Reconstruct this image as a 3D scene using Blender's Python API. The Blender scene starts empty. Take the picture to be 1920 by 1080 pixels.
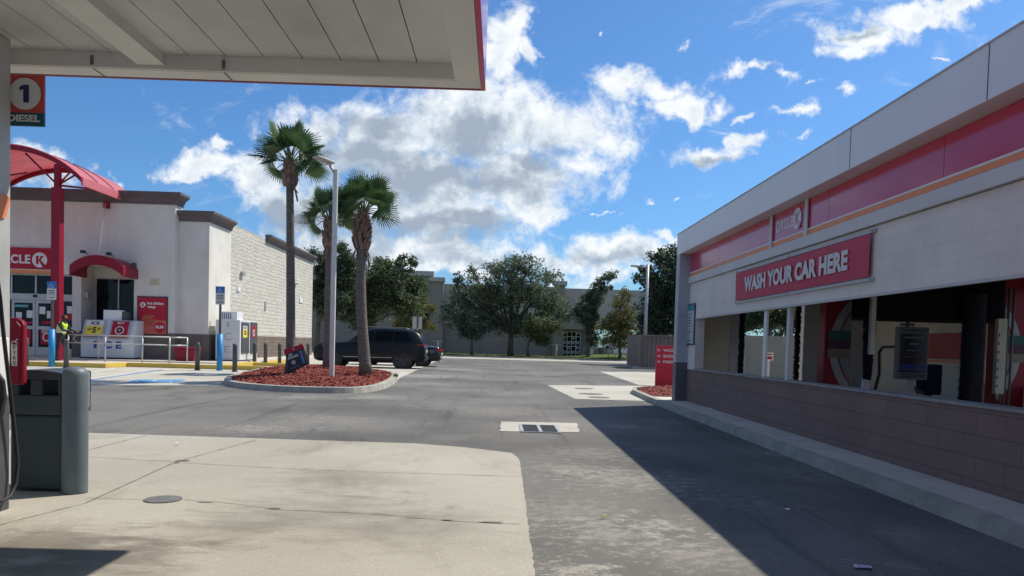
import bpy, math, random
from mathutils import Vector, Matrix
from math import radians as R, sin, cos, pi
random.seed(7)
C = bpy.context.scene.collection
F = 1440.0; PX0, PY0 = 960.0, 700.0; H = 1.30

# ---------------------------------------------------------------- camera
yc = Vector((-23, 55, -1440)).normalized()
zc = Vector((.028, 1, .0377)); zc = (zc - zc.dot(yc)*yc).normalized()
xc = yc.cross(zc)
CAMR = Matrix((xc, yc, zc))                       # camera axes -> world
cam = bpy.data.cameras.new('camera'); camo = bpy.data.objects.new('camera', cam); C.objects.link(camo)
camo.matrix_world = Matrix.Translation((0, 0, H)) @ CAMR.to_4x4()
cam.sensor_width = 36; cam.lens = F/1920*36; cam.shift_y = (PY0-540)/1920
cam.clip_start = .05; cam.clip_end = 3000
bpy.context.scene.camera = camo

def ray(px, py): return CAMR @ Vector((px-PX0, PY0-py, -F))
def G(px, py, z=0.):
    d = ray(px, py); t = (z-H)/d.z; return Vector((d.x*t, d.y*t, z))
def PY(px, py, Y):
    d = ray(px, py); t = Y/d.y; return Vector((d.x*t, Y, H+d.z*t))
def PX(px, py, X):
    d = ray(px, py); t = X/d.x; return Vector((X, d.y*t, H+d.z*t))

# ---------------------------------------------------------------- sun, sky, exposure
SA, SB = .62, .43                                  # shadow offset per metre of height
sun_dir = Vector((SA, SB, 1)).normalized()
sl = bpy.data.lights.new('sun', 'SUN'); sl.energy = 4.9; sl.angle = R(.53); sl.color = (1, .93, .80)
so = bpy.data.objects.new('sun', sl); C.objects.link(so)
so.rotation_euler = sun_dir.to_track_quat('Z', 'Y').to_euler()
SUN_EL = math.asin(sun_dir.z); SUN_AZ = math.atan2(sun_dir.x, sun_dir.y)
sc = bpy.context.scene
sc.view_settings.view_transform = 'Standard'; sc.view_settings.look = 'None'
sc.view_settings.gamma = 1; sc.view_settings.exposure = 0.12
try: sc.view_settings.use_curve_mapping = False
except Exception: pass

W = bpy.data.worlds.new('World'); sc.world = W; W.use_nodes = True
nt = W.node_tree; nt.nodes.clear()
def N(tree, typ, **kw):
    n = tree.nodes.new(typ)
    for k, v in kw.items():
        if k == 'inp':
            for a, b in v.items(): n.inputs[a].default_value = b
        else: setattr(n, k, v)
    return n
def wmath(op, a, b=None, c=None, clamp=False, tree=None):
    tree = tree or nt
    n = tree.nodes.new('ShaderNodeMath'); n.operation = op; n.use_clamp = clamp
    for i, v in enumerate((a, b, c)):
        if v is None: continue
        if isinstance(v, (int, float)): n.inputs[i].default_value = v
        else: tree.links.new(v, n.inputs[i])
    return n.outputs[0]
def smooth(v, lo, hi, tree=None, a=0., b=1.):
    tree = tree or nt
    n = tree.nodes.new('ShaderNodeMapRange'); n.interpolation_type = 'SMOOTHSTEP'
    tree.links.new(v, n.inputs[0]); n.inputs[1].default_value = lo; n.inputs[2].default_value = hi
    n.inputs[3].default_value = a; n.inputs[4].default_value = b
    return n.outputs[0]
SKY = .124
sky = N(nt, 'ShaderNodeTexSky', sky_type='NISHITA', sun_disc=False, sun_elevation=SUN_EL, sun_rotation=SUN_AZ,
        air_density=1.0, dust_density=.8, ozone_density=2.4, altitude=10)
tc = N(nt, 'ShaderNodeTexCoord')
sep = N(nt, 'ShaderNodeSeparateXYZ'); nt.links.new(tc.outputs['Generated'], sep.inputs[0])
dy = wmath('MAXIMUM', sep.outputs[1], .12)
u = wmath('DIVIDE', sep.outputs[0], dy); v = wmath('DIVIDE', sep.outputs[2], dy)
uv = N(nt, 'ShaderNodeCombineXYZ'); nt.links.new(u, uv.inputs[0]); nt.links.new(v, uv.inputs[1])
UV = uv.outputs[0]
def noise(vec, scale, detail, rough=.55, dist=0., z=0., sx=1., sy=1., col=False, off=(0, 0)):
    m = N(nt, 'ShaderNodeMapping'); nt.links.new(vec, m.inputs[0])
    m.inputs['Location'].default_value = (off[0]*sx, off[1]*sy, z); m.inputs['Scale'].default_value = (sx, sy, 1)
    n = N(nt, 'ShaderNodeTexNoise'); nt.links.new(m.outputs[0], n.inputs['Vector'])
    n.inputs['Scale'].default_value = scale; n.inputs['Detail'].default_value = detail
    n.inputs['Roughness'].default_value = rough; n.inputs['Distortion'].default_value = dist
    return n.outputs['Color' if col else 'Fac']
def vm(op, a, b):
    n = N(nt, 'ShaderNodeVectorMath', operation=op)
    for i, q in enumerate((a, b)):
        if isinstance(q, (tuple, list)): n.inputs[i].default_value = q
        else: nt.links.new(q, n.inputs[i])
    return n.outputs[0]
w1 = vm('MULTIPLY', vm('SUBTRACT', noise(UV, 7, 3, .5, col=True), (.5, .5, .5)), (.15, .10, 0))
w2 = vm('MULTIPLY', vm('SUBTRACT', noise(UV, 28, 4, .6, col=True, z=4), (.5, .5, .5)), (.075, .05, 0))
WUV = vm('ADD', vm('ADD', UV, w1), w2)
def field(blobs):
    cur = None
    for (px, py, rx, ry) in blobs:
        small = min(rx, ry) < 17
        if small: rx *= 1.7; ry *= 1.7
        d = ray(px, py); cu, cv = d.x/d.y, d.z/d.y
        sx, sy = F/rx, F/ry
        m = N(nt, 'ShaderNodeMapping'); nt.links.new(WUV, m.inputs[0])
        m.inputs['Location'].default_value = (-cu*sx, -cv*sy, 0); m.inputs['Scale'].default_value = (sx, sy, 0)
        l = N(nt, 'ShaderNodeVectorMath', operation='LENGTH'); nt.links.new(m.outputs[0], l.inputs[0])
        lo = l.outputs['Value']
        if small: lo = wmath('ADD', lo, .42)
        cur = lo if cur is None else wmath('SMOOTH_MIN', cur, lo, .18)
    return cur
BIG = [(720,235,190,80),(930,235,240,100),(1090,245,125,85),(790,340,250,90),(960,330,170,90),(650,300,130,85),
 (600,235,60,45),(820,415,260,60),(540,400,110,60),(1000,390,80,50),(1035,405,50,45),(650,480,240,62),(500,350,60,60),
 (940,50,60,65),(975,25,45,45),(925,120,60,70),(995,90,30,40),
 (1170,145,75,32),(1240,150,75,38),(1295,190,50,34),
 (1335,282,110,26),(1405,265,60,22),(1485,218,50,12),
 (1620,55,115,38),(1720,25,120,32),(1800,12,60,25),(1590,95,60,28),
 (1400,125,75,13),(1450,143,50,14),(1390,215,24,8),(1595,190,32,15),(1525,165,26,7),(1490,262,20,8),
 (1750,113,24,6),(1205,390,16,8),(1262,384,14,6),(1115,403,14,6),(1118,50,8,12),(1285,65,14,9),
 (410,315,75,32),(380,335,45,20),(445,280,30,22),(60,320,90,45),(225,322,30,14),
 (1160,480,150,34),(1080,500,140,34),(870,480,170,42),(1250,455,70,18),(760,500,300,25),(2300,250,300,80),(-500,300,300,120)]
f1 = field(BIG)
fb = noise(UV, 16, 9, .62, .3, z=2.3)
fb2 = noise(UV, 16, 9, .62, .3, z=2.3, off=(-.012, .014))
dens = wmath('SUBTRACT', wmath('ADD', wmath('SUBTRACT', 1.0, f1), wmath('ADD', wmath('MULTIPLY', wmath('SUBTRACT', fb, .5), 1.7), wmath('MULTIPLY', wmath('SUBTRACT', noise(UV, 48, 6, .65, .6, z=6), .5), .75))), .04)
# generic clouds for the rest of the sky, behind the place
wn_ = noise(UV, 5.5, 9, .68, 1.2, z=13, sx=1., sy=2.2)
wisp = wmath('MULTIPLY', smooth(wn_, .56, .80), .55)
fwd = smooth(sep.outputs[1], .10, .35)
gn = N(nt, 'ShaderNodeTexNoise'); nt.links.new(tc.outputs['Generated'], gn.inputs['Vector'])
gn.inputs['Scale'].default_value = 3.2; gn.inputs['Detail'].default_value = 6
gd = wmath('SUBTRACT', wmath('MULTIPLY', gn.outputs['Fac'], 2.6), 1.35)
alpha_f = smooth(dens, -.12, .62); alpha_b = smooth(gd, -.05, .35)
mixa = N(nt, 'ShaderNodeMix'); nt.links.new(fwd, mixa.inputs[0]); nt.links.new(alpha_b, mixa.inputs[2]); nt.links.new(wmath('MAXIMUM', alpha_f, wisp), mixa.inputs[3])
alpha = wmath('MULTIPLY', mixa.outputs[0], smooth(sep.outputs[2], -.02, .02))
GREY = [(880,255,150,38),(700,235,110,50),(900,330,170,50),(720,350,190,62),(860,425,130,32),(560,420,110,42),
 (760,440,160,40),(700,300,160,50),(1000,310,70,35),(1160,492,90,14),(900,492,120,14),(1340,292,70,10),(1620,50,60,12),(60,340,60,14),(640,480,150,30)]
f2 = field(GREY)
relief = wmath('MULTIPLY', wmath('SUBTRACT', fb, fb2), 1.1)
g0 = wmath('ADD', wmath('SUBTRACT', 1.15, f2), wmath('MULTIPLY', wmath('SUBTRACT', noise(UV, 5.5, 6, .5, .2, z=9), .5), 1.1))
g1 = smooth(wmath('ADD', g0, wmath('MULTIPLY', relief, -1.2)), -.35, 1.15)
thick = smooth(dens, .15, 1.2, a=0, b=.22)
g2 = wmath('ADD', g1, thick, clamp=True)
g2 = wmath('ADD', g2, wmath('MULTIPLY', relief, -1.1), clamp=True)
cr = N(nt, 'ShaderNodeValToRGB'); nt.links.new(g2, cr.inputs[0])
e = cr.color_ramp.elements
e[0].position = 0; e[0].color = (.90, .93, .95, 1); e[1].position = 1; e[1].color = (.34, .41, .51, 1)
k = e.new(.35); k.color = (.68, .75, .82, 1)
k = e.new(.65); k.color = (.48, .56, .65, 1)
tint = N(nt, 'ShaderNodeMix', data_type='RGBA', blend_type='MULTIPLY'); tint.inputs[0].default_value = 1; nt.links.new(sky.outputs[0], tint.inputs[6]); tint.inputs[7].default_value = (.42, .70, .98, 1)
bg1 = N(nt, 'ShaderNodeBackground'); nt.links.new(tint.outputs[2], bg1.inputs[0]); bg1.inputs[1].default_value = SKY
bg2 = N(nt, 'ShaderNodeBackground'); nt.links.new(cr.outputs[0], bg2.inputs[0]); bg2.inputs[1].default_value = 1.0
ms = N(nt, 'ShaderNodeMixShader'); nt.links.new(alpha, ms.inputs[0]); nt.links.new(bg1.outputs[0], ms.inputs[1]); nt.links.new(bg2.outputs[0], ms.inputs[2])
wo = N(nt, 'ShaderNodeOutputWorld'); nt.links.new(ms.outputs[0], wo.inputs[0])
W.cycles.sampling_method = 'MANUAL'; W.cycles.sample_map_resolution = 512

# ---------------------------------------------------------------- materials
MATS = {}
def pm(name, col, col2=None, scale=4., rough=.7, metal=0., bump=0., bscale=40., lo=.35, hi=.65, sx=1, sy=1, sz=1, spec=.5, detail=6, trans=0.):
    if name in MATS: return MATS[name]
    m = bpy.data.materials.new(name); m.use_nodes = True; t = m.node_tree
    b = t.nodes['Principled BSDF']; b.inputs['Roughness'].default_value = rough; b.inputs['Metallic'].default_value = metal
    b.inputs['Specular IOR Level'].default_value = spec
    b.inputs['Base Color'].default_value = (*col, 1)
    geo = N(t, 'ShaderNodeNewGeometry')
    mp = N(t, 'ShaderNodeMapping'); t.links.new(geo.outputs['Position'], mp.inputs[0]); mp.inputs['Scale'].default_value = (sx, sy, sz)
    if col2 is not None:
        n = N(t, 'ShaderNodeTexNoise'); t.links.new(mp.outputs[0], n.inputs['Vector']); n.inputs['Scale'].default_value = scale; n.inputs['Detail'].default_value = detail
        n.inputs['Roughness'].default_value = .6
        mr = N(t, 'ShaderNodeMapRange'); t.links.new(n.outputs['Fac'], mr.inputs[0]); mr.inputs[1].default_value = lo; mr.inputs[2].default_value = hi
        mx = N(t, 'ShaderNodeMix', data_type='RGBA'); t.links.new(mr.outputs[0], mx.inputs[0])
        mx.inputs[6].default_value = (*col, 1); mx.inputs[7].default_value = (*col2, 1)
        t.links.new(mx.outputs[2], b.inputs['Base Color'])
    if bump:
        n2 = N(t, 'ShaderNodeTexNoise'); t.links.new(mp.outputs[0], n2.inputs['Vector']); n2.inputs['Scale'].default_value = bscale; n2.inputs['Detail'].default_value = 5
        bp = N(t, 'ShaderNodeBump'); bp.inputs['Strength'].default_value = bump; bp.inputs['Distance'].default_value = .02
        t.links.new(n2.outputs['Fac'], bp.inputs['Height']); t.links.new(bp.outputs[0], b.inputs['Normal'])
    if trans:
        tr = N(t, 'ShaderNodeBsdfTranslucent'); mxs = N(t, 'ShaderNodeMixShader'); mxs.inputs[0].default_value = trans
        if col2 is not None: t.links.new(mx.outputs[2], tr.inputs[0])
        else: tr.inputs[0].default_value = (*col, 1)
        out = t.nodes['Material Output']; t.links.new(b.outputs[0], mxs.inputs[1]); t.links.new(tr.outputs[0], mxs.inputs[2]); t.links.new(mxs.outputs[0], out.inputs[0])
    MATS[name] = m; return m

def ground_mat(name, base, light, dark, scuff, kind):
    """layered paving: large tone patches, wear streaks, speckle, scuffs, spots"""
    m = bpy.data.materials.new(name); m.use_nodes = True; t = m.node_tree; b = t.nodes['Principled BSDF']
    b.inputs['Specular IOR Level'].default_value = .3
    geo = N(t, 'ShaderNodeNewGeometry'); P = geo.outputs['Position']
    def nz(scale, det, rg, s=(1, 1, 1), dist=0, rot=0):
        mp = N(t, 'ShaderNodeMapping'); t.links.new(P, mp.inputs[0]); mp.inputs['Scale'].default_value = s; mp.inputs['Rotation'].default_value = (0, 0, rot)
        n = N(t, 'ShaderNodeTexNoise'); t.links.new(mp.outputs[0], n.inputs['Vector'])
        n.inputs['Scale'].default_value = scale; n.inputs['Detail'].default_value = det; n.inputs['Roughness'].default_value = rg; n.inputs['Distortion'].default_value = dist
        return n.outputs['Fac']
    def mix(f, a, c):
        n = N(t, 'ShaderNodeMix', data_type='RGBA'); t.links.new(f, n.inputs[0])
        for i, q in ((6, a), (7, c)):
            if isinstance(q, tuple): n.inputs[i].default_value = (*q, 1)
            else: t.links.new(q, n.inputs[i])
        return n.outputs[2]
    c = mix(smooth(nz(.22, 4, .55), .38, .62, t), base, light)
    c = mix(smooth(nz(.8, 8, .68, (1, .45, 1), .4), .5, .72, t, 0, .75), c, dark)
    c = mix(smooth(nz(.5, 7, .65, (.3, 1.2, 1), .2), .52, .74, t, 0, .6), c, light)
    g = smooth(nz(110, 3, .75), .36, .64, t)
    gm = N(t, 'ShaderNodeMix', data_type='RGBA', blend_type='MULTIPLY'); gm.inputs[0].default_value = .75 if kind == 'a' else .30
    t.links.new(c, gm.inputs[6]); gc = N(t, 'ShaderNodeMix', data_type='RGBA'); t.links.new(g, gc.inputs[0]); gc.inputs[6].default_value = (.5, .5, .5, 1); gc.inputs[7].default_value = (1.35, 1.35, 1.35, 1)
    t.links.new(gc.outputs[2], gm.inputs[7]); c = gm.outputs[2]
    # scuffs
    region = smooth(nz(.12, 2, .5), .42, .6, t)
    sc1 = wmath('MULTIPLY', smooth(nz(1.9, 9, .74, (.45, 1.5, 1), .6, .25), .60, .70, t, 0, 1 if kind == 'a' else .35), region, tree=t)
    c = mix(sc1, c, scuff)
    c = mix(smooth(nz(6.5, 5, .75, (1, 1, 1), .3), .67, .73, t, 0, .8), c, scuff)
    vo = N(t, 'ShaderNodeTexVoronoi'); t.links.new(P, vo.inputs['Vector']); vo.inputs['Scale'].default_value = 2.3
    spot = wmath('LESS_THAN', vo.outputs['Distance'], .032 if kind != 'a' else .02, tree=t)
    sv = N(t, 'ShaderNodeTexVoronoi'); t.links.new(P, sv.inputs['Vector']); sv.inputs['Scale'].default_value = 11
    c = mix(wmath('MULTIPLY', wmath('LESS_THAN', sv.outputs['Distance'], .10, tree=t), smooth(nz(2.2, 2, .5), .45, .6, t, 0, .7), tree=t), c, scuff)
    if kind == 'a': c = mix(smooth(nz(1.0, 5, .6, (2.6, .12, 1), .15), .55, .70, t, 0, .55), c, dark)
    spot = wmath('MULTIPLY', spot, wmath('GREATER_THAN', nz(1.1, 1, .5), .5, tree=t), tree=t)
    c = mix(spot, c, dark if kind != 'a' else (.025, .025, .025))
    if kind == 'c':   # oil stains where cars stop at the pump
        for (px, py, r, amt) in ((180, 1045, .75, .75), (90, 1020, .6, .6), (640, 900, .8, .35), (600, 960, 1.0, .35), (760, 985, .9, .3), (420, 990, .6, .35)):
            p = G(px, py)
            d = N(t, 'ShaderNodeVectorMath', operation='DISTANCE'); t.links.new(P, d.inputs[0]); d.inputs[1].default_value = p
            q = wmath('ADD', wmath('DIVIDE', d.outputs['Value'], r, tree=t), wmath('MULTIPLY', wmath('SUBTRACT', nz(3.2, 7, .7, (.7, 1.4, 1), .5), .5, tree=t), 2.6, tree=t), tree=t)
            c = mix(smooth(q, .1, 1.1, t, amt, 0), c, (.13, .115, .09))
    if kind == 'a':   # dried cement dust and worn spots
        for (px, py, r, amt) in ((1085, 1070, .42, .9), (1240, 985, .5, .45), (790, 705, 3.2, .7), (860, 692, 3.5, .75), (700, 745, 1.6, .5), (1000, 800, 1.5, .35), (920, 770, 2.0, .3), (1110, 850, 1.2, .35), (560, 745, 1.5, .4), (480, 805, 1.3, .45), (1050, 960, 1.2, .35), (1480, 880, 1.0, .25), (1440, 850, .8, .3), (1250, 790, .8, .3), (1180, 900, 1.3, .5), (1150, 1000, 1., .5), (1060, 880, 1., .4), (1300, 1040, .8, .4), (640, 790, 2.2, .3), (960, 740, 3, .3), (1380, 940, .9, .22), (1700, 1000, .8, .2), (1560, 900, .8, .25), (1170, 800, .6, .5), (820, 720, 3., .45)):
            p = G(px, py)
            d = N(t, 'ShaderNodeVectorMath', operation='DISTANCE'); t.links.new(P, d.inputs[0]); d.inputs[1].default_value = p
            q = wmath('ADD', wmath('DIVIDE', d.outputs['Value'], r, tree=t), wmath('MULTIPLY', wmath('SUBTRACT', nz(7.5, 9, .8, (.9, 1.2, 1), .3), .5, tree=t), 4.4, tree=t), tree=t)
            c = mix(smooth(q, .0, .55, t, amt*.72, 0), c, scuff)
    t.links.new(c, b.inputs['Base Color'])
    b.inputs['Roughness'].default_value = .85
    bp = N(t, 'ShaderNodeBump'); bp.inputs['Strength'].default_value = .5 if kind == 'a' else .25; bp.inputs['Distance'].default_value = .006
    t.links.new(nz(60, 4, .7), bp.inputs['Height']); t.links.new(bp.outputs[0], b.inputs['Normal'])
    MATS[name] = m; return m

def block_mat(name, c1, c2, mortar, axis, bw=.4, bh=.2, split=0., msize=.012, bump=.4, contrast=0., alt=None):
    """concrete block wall; axis = horizontal axis of the wall (0 x, 1 y)"""
    m = bpy.data.materials.new(name); m.use_nodes = True; t = m.node_tree; b = t.nodes['Principled BSDF']
    geo = N(t, 'ShaderNodeNewGeometry'); s = N(t, 'ShaderNodeSeparateXYZ'); t.links.new(geo.outputs['Position'], s.inputs[0])
    cb = N(t, 'ShaderNodeCombineXYZ'); t.links.new(s.outputs[axis], cb.inputs[0]); t.links.new(s.outputs[2], cb.inputs[1])
    br = N(t, 'ShaderNodeTexBrick'); t.links.new(cb.outputs[0], br.inputs['Vector'])
    br.inputs['Scale'].default_value = 1; br.inputs['Brick Width'].default_value = bw; br.inputs['Row Height'].default_value = bh
    br.inputs['Mortar Size'].default_value = msize; br.inputs['Mortar Smooth'].default_value = .4
    br.inputs['Color1'].default_value = (*c1, 1); br.inputs['Color2'].default_value = (*c2, 1); br.inputs['Mortar'].default_value = (*mortar, 1)
    n = N(t, 'ShaderNodeTexNoise'); t.links.new(geo.outputs['Position'], n.inputs['Vector']); n.inputs['Scale'].default_value = 1.3; n.inputs['Detail'].default_value = 8; n.inputs['Roughness'].default_value = .65
    mx = N(t, 'ShaderNodeMix', data_type='RGBA', blend_type='MULTIPLY'); mx.inputs[0].default_value = 1
    cr_ = N(t, 'ShaderNodeMapRange'); t.links.new(n.outputs['Fac'], cr_.inputs[0]); cr_.inputs[1].default_value = .3; cr_.inputs[2].default_value = .7; cr_.inputs[3].default_value = .90; cr_.inputs[4].default_value = 1.07
    t.links.new(br.outputs['Color'], mx.inputs[6]); t.links.new(cr_.outputs[0], mx.inputs[7]); t.links.new(mx.outputs[2], b.inputs['Base Color'])
    b.inputs['Roughness'].default_value = .88; b.inputs['Specular IOR Level'].default_value = .25
    hh = wmath('MULTIPLY', br.outputs['Fac'], -1, tree=t)
    n2 = N(t, 'ShaderNodeTexNoise'); t.links.new(geo.outputs['Position'], n2.inputs['Vector']); n2.inputs['Scale'].default_value = 9 if split else 40; n2.inputs['Detail'].default_value = 6
    hh = wmath('ADD', hh, wmath('MULTIPLY', n2.outputs['Fac'], split if split else .3, tree=t), tree=t)
    bp = N(t, 'ShaderNodeBump'); bp.inputs['Strength'].default_value = bump; bp.inputs['Distance'].default_value = .03
    t.links.new(hh, bp.inputs['Height']); t.links.new(bp.outputs[0], b.inputs['Normal'])
    MATS[name] = m; return m

def glow(name, col, s):
    m = bpy.data.materials.new(name); m.use_nodes = True; b = m.node_tree.nodes['Principled BSDF']
    b.inputs['Base Color'].default_value = (*col, 1); b.inputs['Emission Color'].default_value = (*col, 1); b.inputs['Emission Strength'].default_value = s
    MATS[name] = m; return m

asphalt = ground_mat('asphalt', (.112, .108, .101), (.178, .171, .155), (.058, .057, .055), (.42, .40, .35), 'a')
apron_m = ground_mat('apron_concrete', (.35, .325, .265), (.42, .395, .33), (.21, .19, .15), (.52, .50, .44), 'c')
pave_m = ground_mat('parking_concrete', (.42, .395, .33), (.50, .475, .41), (.32, .30, .25), (.54, .51, .45), 'p')
walk_m = pm('sidewalk_concrete', (.46, .42, .36), (.56, .52, .45), 1.5, .85, bump=.2)
kerb_m = pm('kerb_concrete', (.27, .255, .22), (.40, .38, .33), 3, .85, bump=.3)
ykerb_m = pm('yellow_paint', (.62, .43, .04), (.52, .38, .10), 5, .6, bump=.1)
white_line = pm('white_line_paint', (.75, .75, .72), (.5, .49, .45), 7, .7)
blue_line = pm('blue_line_paint', (.05, .22, .50), (.10, .30, .55), 5, .7)
joint_m = pm('joint_dark', (.13, .12, .10), (.26, .24, .19), 9, .9)
stucco = pm('white_stucco', (.57, .54, .50), (.68, .65, .61), 1.4, .85, bump=.15, bscale=60, sx=1.3, sy=1.3, sz=.6, lo=.25, hi=.75)
stucco_side = pm('cream_stucco', (.60, .58, .53), (.68, .66, .60), 1.5, .85, bump=.2, bscale=50)
brown_base = pm('brown_base_paint', (.125, .105, .095), (.16, .135, .12), 2, .85, bump=.2)
cornice_m = pm('taupe_cornice', (.095, .078, .088), (.12, .10, .11), 2, .7)
split_wall = block_mat('split_face_block', (.60, .58, .52), (.54, .52, .46), (.53, .51, .455), 1, split=3.2, bump=1.0, msize=.006)
split_brown = block_mat('brown_split_block', (.20, .155, .13), (.15, .12, .10), (.12, .1, .09), 1, split=1.4, bump=.9)
red = pm('red_panel', (.42, .012, .035), (.37, .010, .03), 2, .4, spec=.3)
dred = pm('red_painted_steel', (.25, .008, .028), (.21, .007, .024), 3, .4, spec=.3)
pinkroof = pm('pink_translucent_panel', (.86, .34, .38), (.80, .29, .33), 3, .4, trans=.5)
orange = pm('orange_stripe', (.78, .25, .08), (.72, .22, .07), 3, .45)
white = pm('white_enamel', (.78, .78, .78), (.70, .70, .70), 2, .4)
offw = pm('off_white_panel', (.60, .58, .57), (.54, .53, .52), 1.2, .6)
glass = pm('dark_glass', (.008, .010, .016), None, rough=.04, spec=.22)
alum = pm('aluminium_frame', (.52, .51, .50), (.44, .43, .42), 4, .45, metal=.3)
black = pm('black_rubber', (.012, .012, .014), (.02, .02, .022), 5, .6)
blackm = pm('black_metal', (.02, .02, .022), None, rough=.4)
dgrey = pm('dark_grey_paint', (.055, .06, .065), (.08, .085, .09), 6, .55)
slate = pm('slate_plastic', (.035, .048, .056), (.045, .06, .068), 4, .5)
slate2 = pm('blue_grey_sleeve', (.095, .125, .145), (.13, .16, .18), 2.5, .5, bump=.1, bscale=20)
galv = pm('galvanised_steel', (.36, .37, .38), (.48, .48, .48), 6, .5, metal=.4)
signblue = pm('sign_blue', (.02, .13, .45), None, rough=.5)
sleeveblue = pm('bright_blue_sleeve', (.01, .22, .52), (.015, .25, .56), 4, .45)
yellow = pm('poster_yellow', (.80, .62, .05), None, rough=.5)
navy = pm('navy_ink', (.012, .02, .13), None, rough=.5)
iceblue = pm('ice_letter_blue', (.02, .09, .32), None, rough=.5)
teal = pm('teal_panel', (.01, .10, .13), None, rough=.5)
coral = pm('coral_panel', (.62, .085, .065), (.55, .07, .06), 3, .5)
paper = pm('white_paper', (.70, .70, .70), None, rough=.7)
bark = pm('tree_bark', (.075, .06, .05), (.13, .11, .09), 5, .95, bump=.6, bscale=14)
palmbark = pm('palm_bark', (.10, .085, .075), (.17, .15, .13), 6, .95, bump=.8, bscale=10, sz=3)
boot_m = pm('palm_boots', (.15, .085, .065), (.30, .21, .17), 9, .95)
palm_leaf = pm('palm_leaf', (.045, .095, .04), (.09, .16, .06), 3, .45, trans=.25)
mulch_m = pm('red_mulch', (.17, .024, .016), (.40, .12, .09), 22, .95, lo=.42, hi=.62)
mulch_b = pm('mulch_bed_soil', (.10, .025, .018), (.24, .055, .035), 14, .95, bump=.8)
grass_m = pm('grass', (.075, .11, .022), (.14, .17, .045), 2, .9, bump=.5, bscale=12)
# ---------------------------------------------------------------- builders
ORG = {}
def root_of(o):
    while o.parent: o = o.parent
    return o
class MB:
    def __init__(s): s.v = []; s.f = []; s.sm = []
    def poly(s, pts, smooth=False):
        i = len(s.v); s.v += [tuple(p) for p in pts]; s.f.append(tuple(range(i, i+len(pts)))); s.sm.append(smooth); return s
    def box(s, x0, x1, y0, y1, z0, z1):
        i = len(s.v)
        s.v += [(x, y, z) for z in (z0, z1) for (x, y) in ((x0, y0), (x1, y0), (x1, y1), (x0, y1))]
        for q in ((0, 3, 2, 1), (4, 5, 6, 7), (0, 1, 5, 4), (1, 2, 6, 5), (2, 3, 7, 6), (3, 0, 4, 7)): s.f.append(tuple(i+k for k in q)); s.sm.append(False)
        return s
    def hexa(s, a, b):
        """two 4-point loops a, b joined"""
        i = len(s.v); n = len(a); s.v += [tuple(p) for p in a]+[tuple(p) for p in b]
        s.f.append(tuple(i+k for k in range(n))[::-1]); s.f.append(tuple(i+n+k for k in range(n))); s.sm += [False, False]
        for k in range(n): s.f.append((i+k, i+(k+1) % n, i+n+(k+1) % n, i+n+k)); s.sm.append(False)
        return s
    def prism(s, pts, d):
        d = Vector(d); return s.hexa([Vector(p) for p in pts], [Vector(p)+d for p in pts])
    def slab(s, pts, z0, z1):
        return s.hexa([(p[0], p[1], z0) for p in pts], [(p[0], p[1], z1) for p in pts])
    def tube(s, pts, r, n=10, cap=True):
        pts = [Vector(p) for p in pts]; rs = r if isinstance(r, (list, tuple)) else [r]*len(pts)
        i0 = len(s.v); ref = None
        for k, p in enumerate(pts):
            d = (pts[min(k+1, len(pts)-1)]-pts[max(k-1, 0)]).normalized()
            if ref is None: ref = Vector((1, 0, 0)) if abs(d.x) < .8 else Vector((0, 1, 0))
            a = (ref-ref.dot(d)*d).normalized(); ref = a; b = d.cross(a)
            for j in range(n):
                t = 2*pi*j/n; s.v.append(tuple(p+(a*cos(t)+b*sin(t))*rs[k]))
        for k in range(len(pts)-1):
            for j in range(n):
                s.f.append((i0+k*n+j, i0+k*n+(j+1) % n, i0+(k+1)*n+(j+1) % n, i0+(k+1)*n+j)); s.sm.append(True)
        if cap:
            s.f.append(tuple(i0+j for j in range(n))[::-1]); s.f.append(tuple(i0+(len(pts)-1)*n+j for j in range(n))); s.sm += [False, False]
        return s
    def disc(s, c, u, v, r, n=32):
        c = Vector(c); u = Vector(u); v = Vector(v)
        return s.poly([c+u*r*cos(2*pi*k/n)+v*r*sin(2*pi*k/n) for k in range(n)])
    def discp(s, c, u, v, r, d, n=32, r2=None):
        c = Vector(c); u = Vector(u); v = Vector(v); r2 = r2 or r
        return s.prism([c+u*r*cos(2*pi*k/n)+v*r2*sin(2*pi*k/n) for k in range(n)], d)
    def lathe(s, c, prof, n=20):
        """prof: (r, z) from bottom"""
        i0 = len(s.v)
        for (r, z) in prof:
            for j in range(n): s.v.append((c[0]+r*cos(2*pi*j/n), c[1]+r*sin(2*pi*j/n), c[2]+z))
        for k in range(len(prof)-1):
            for j in range(n):
                s.f.append((i0+k*n+j, i0+k*n+(j+1) % n, i0+(k+1)*n+(j+1) % n, i0+(k+1)*n+j)); s.sm.append(True)
        s.f.append(tuple(i0+j for j in range(n))[::-1]); s.f.append(tuple(i0+(len(prof)-1)*n+j for j in range(n))); s.sm += [False, False]
        return s
    def build(s, name, mat, parent=None, bevel=0., local=False, mats=None, loc=None):
        me = bpy.data.meshes.new(name); off = Vector((0, 0, 0))
        if parent is not None and not local: off = Vector(ORG[root_of(parent).name])
        if parent is None and loc is not None: off = Vector(loc)
        me.from_pydata([tuple(Vector(p)-off) for p in s.v], [], s.f)
        me.polygons.foreach_set('use_smooth', s.sm)
        me.materials.append(mat)
        me.update()
        o = bpy.data.objects.new(name, me); C.objects.link(o)
        if parent is not None: o.parent = parent
        else: o.location = off; ORG[o.name] = off
        if bevel:
            b = o.modifiers.new('bevel', 'BEVEL'); b.width = bevel; b.segments = 2; b.limit_method = 'ANGLE'; b.angle_limit = R(40)
        return o
def tag(o, label=None, cat=None, group=None, kind=None):
    if label: o['label'] = label
    if cat: o['category'] = cat
    if group: o['group'] = group
    if kind: o['kind'] = kind
    return o
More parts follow.
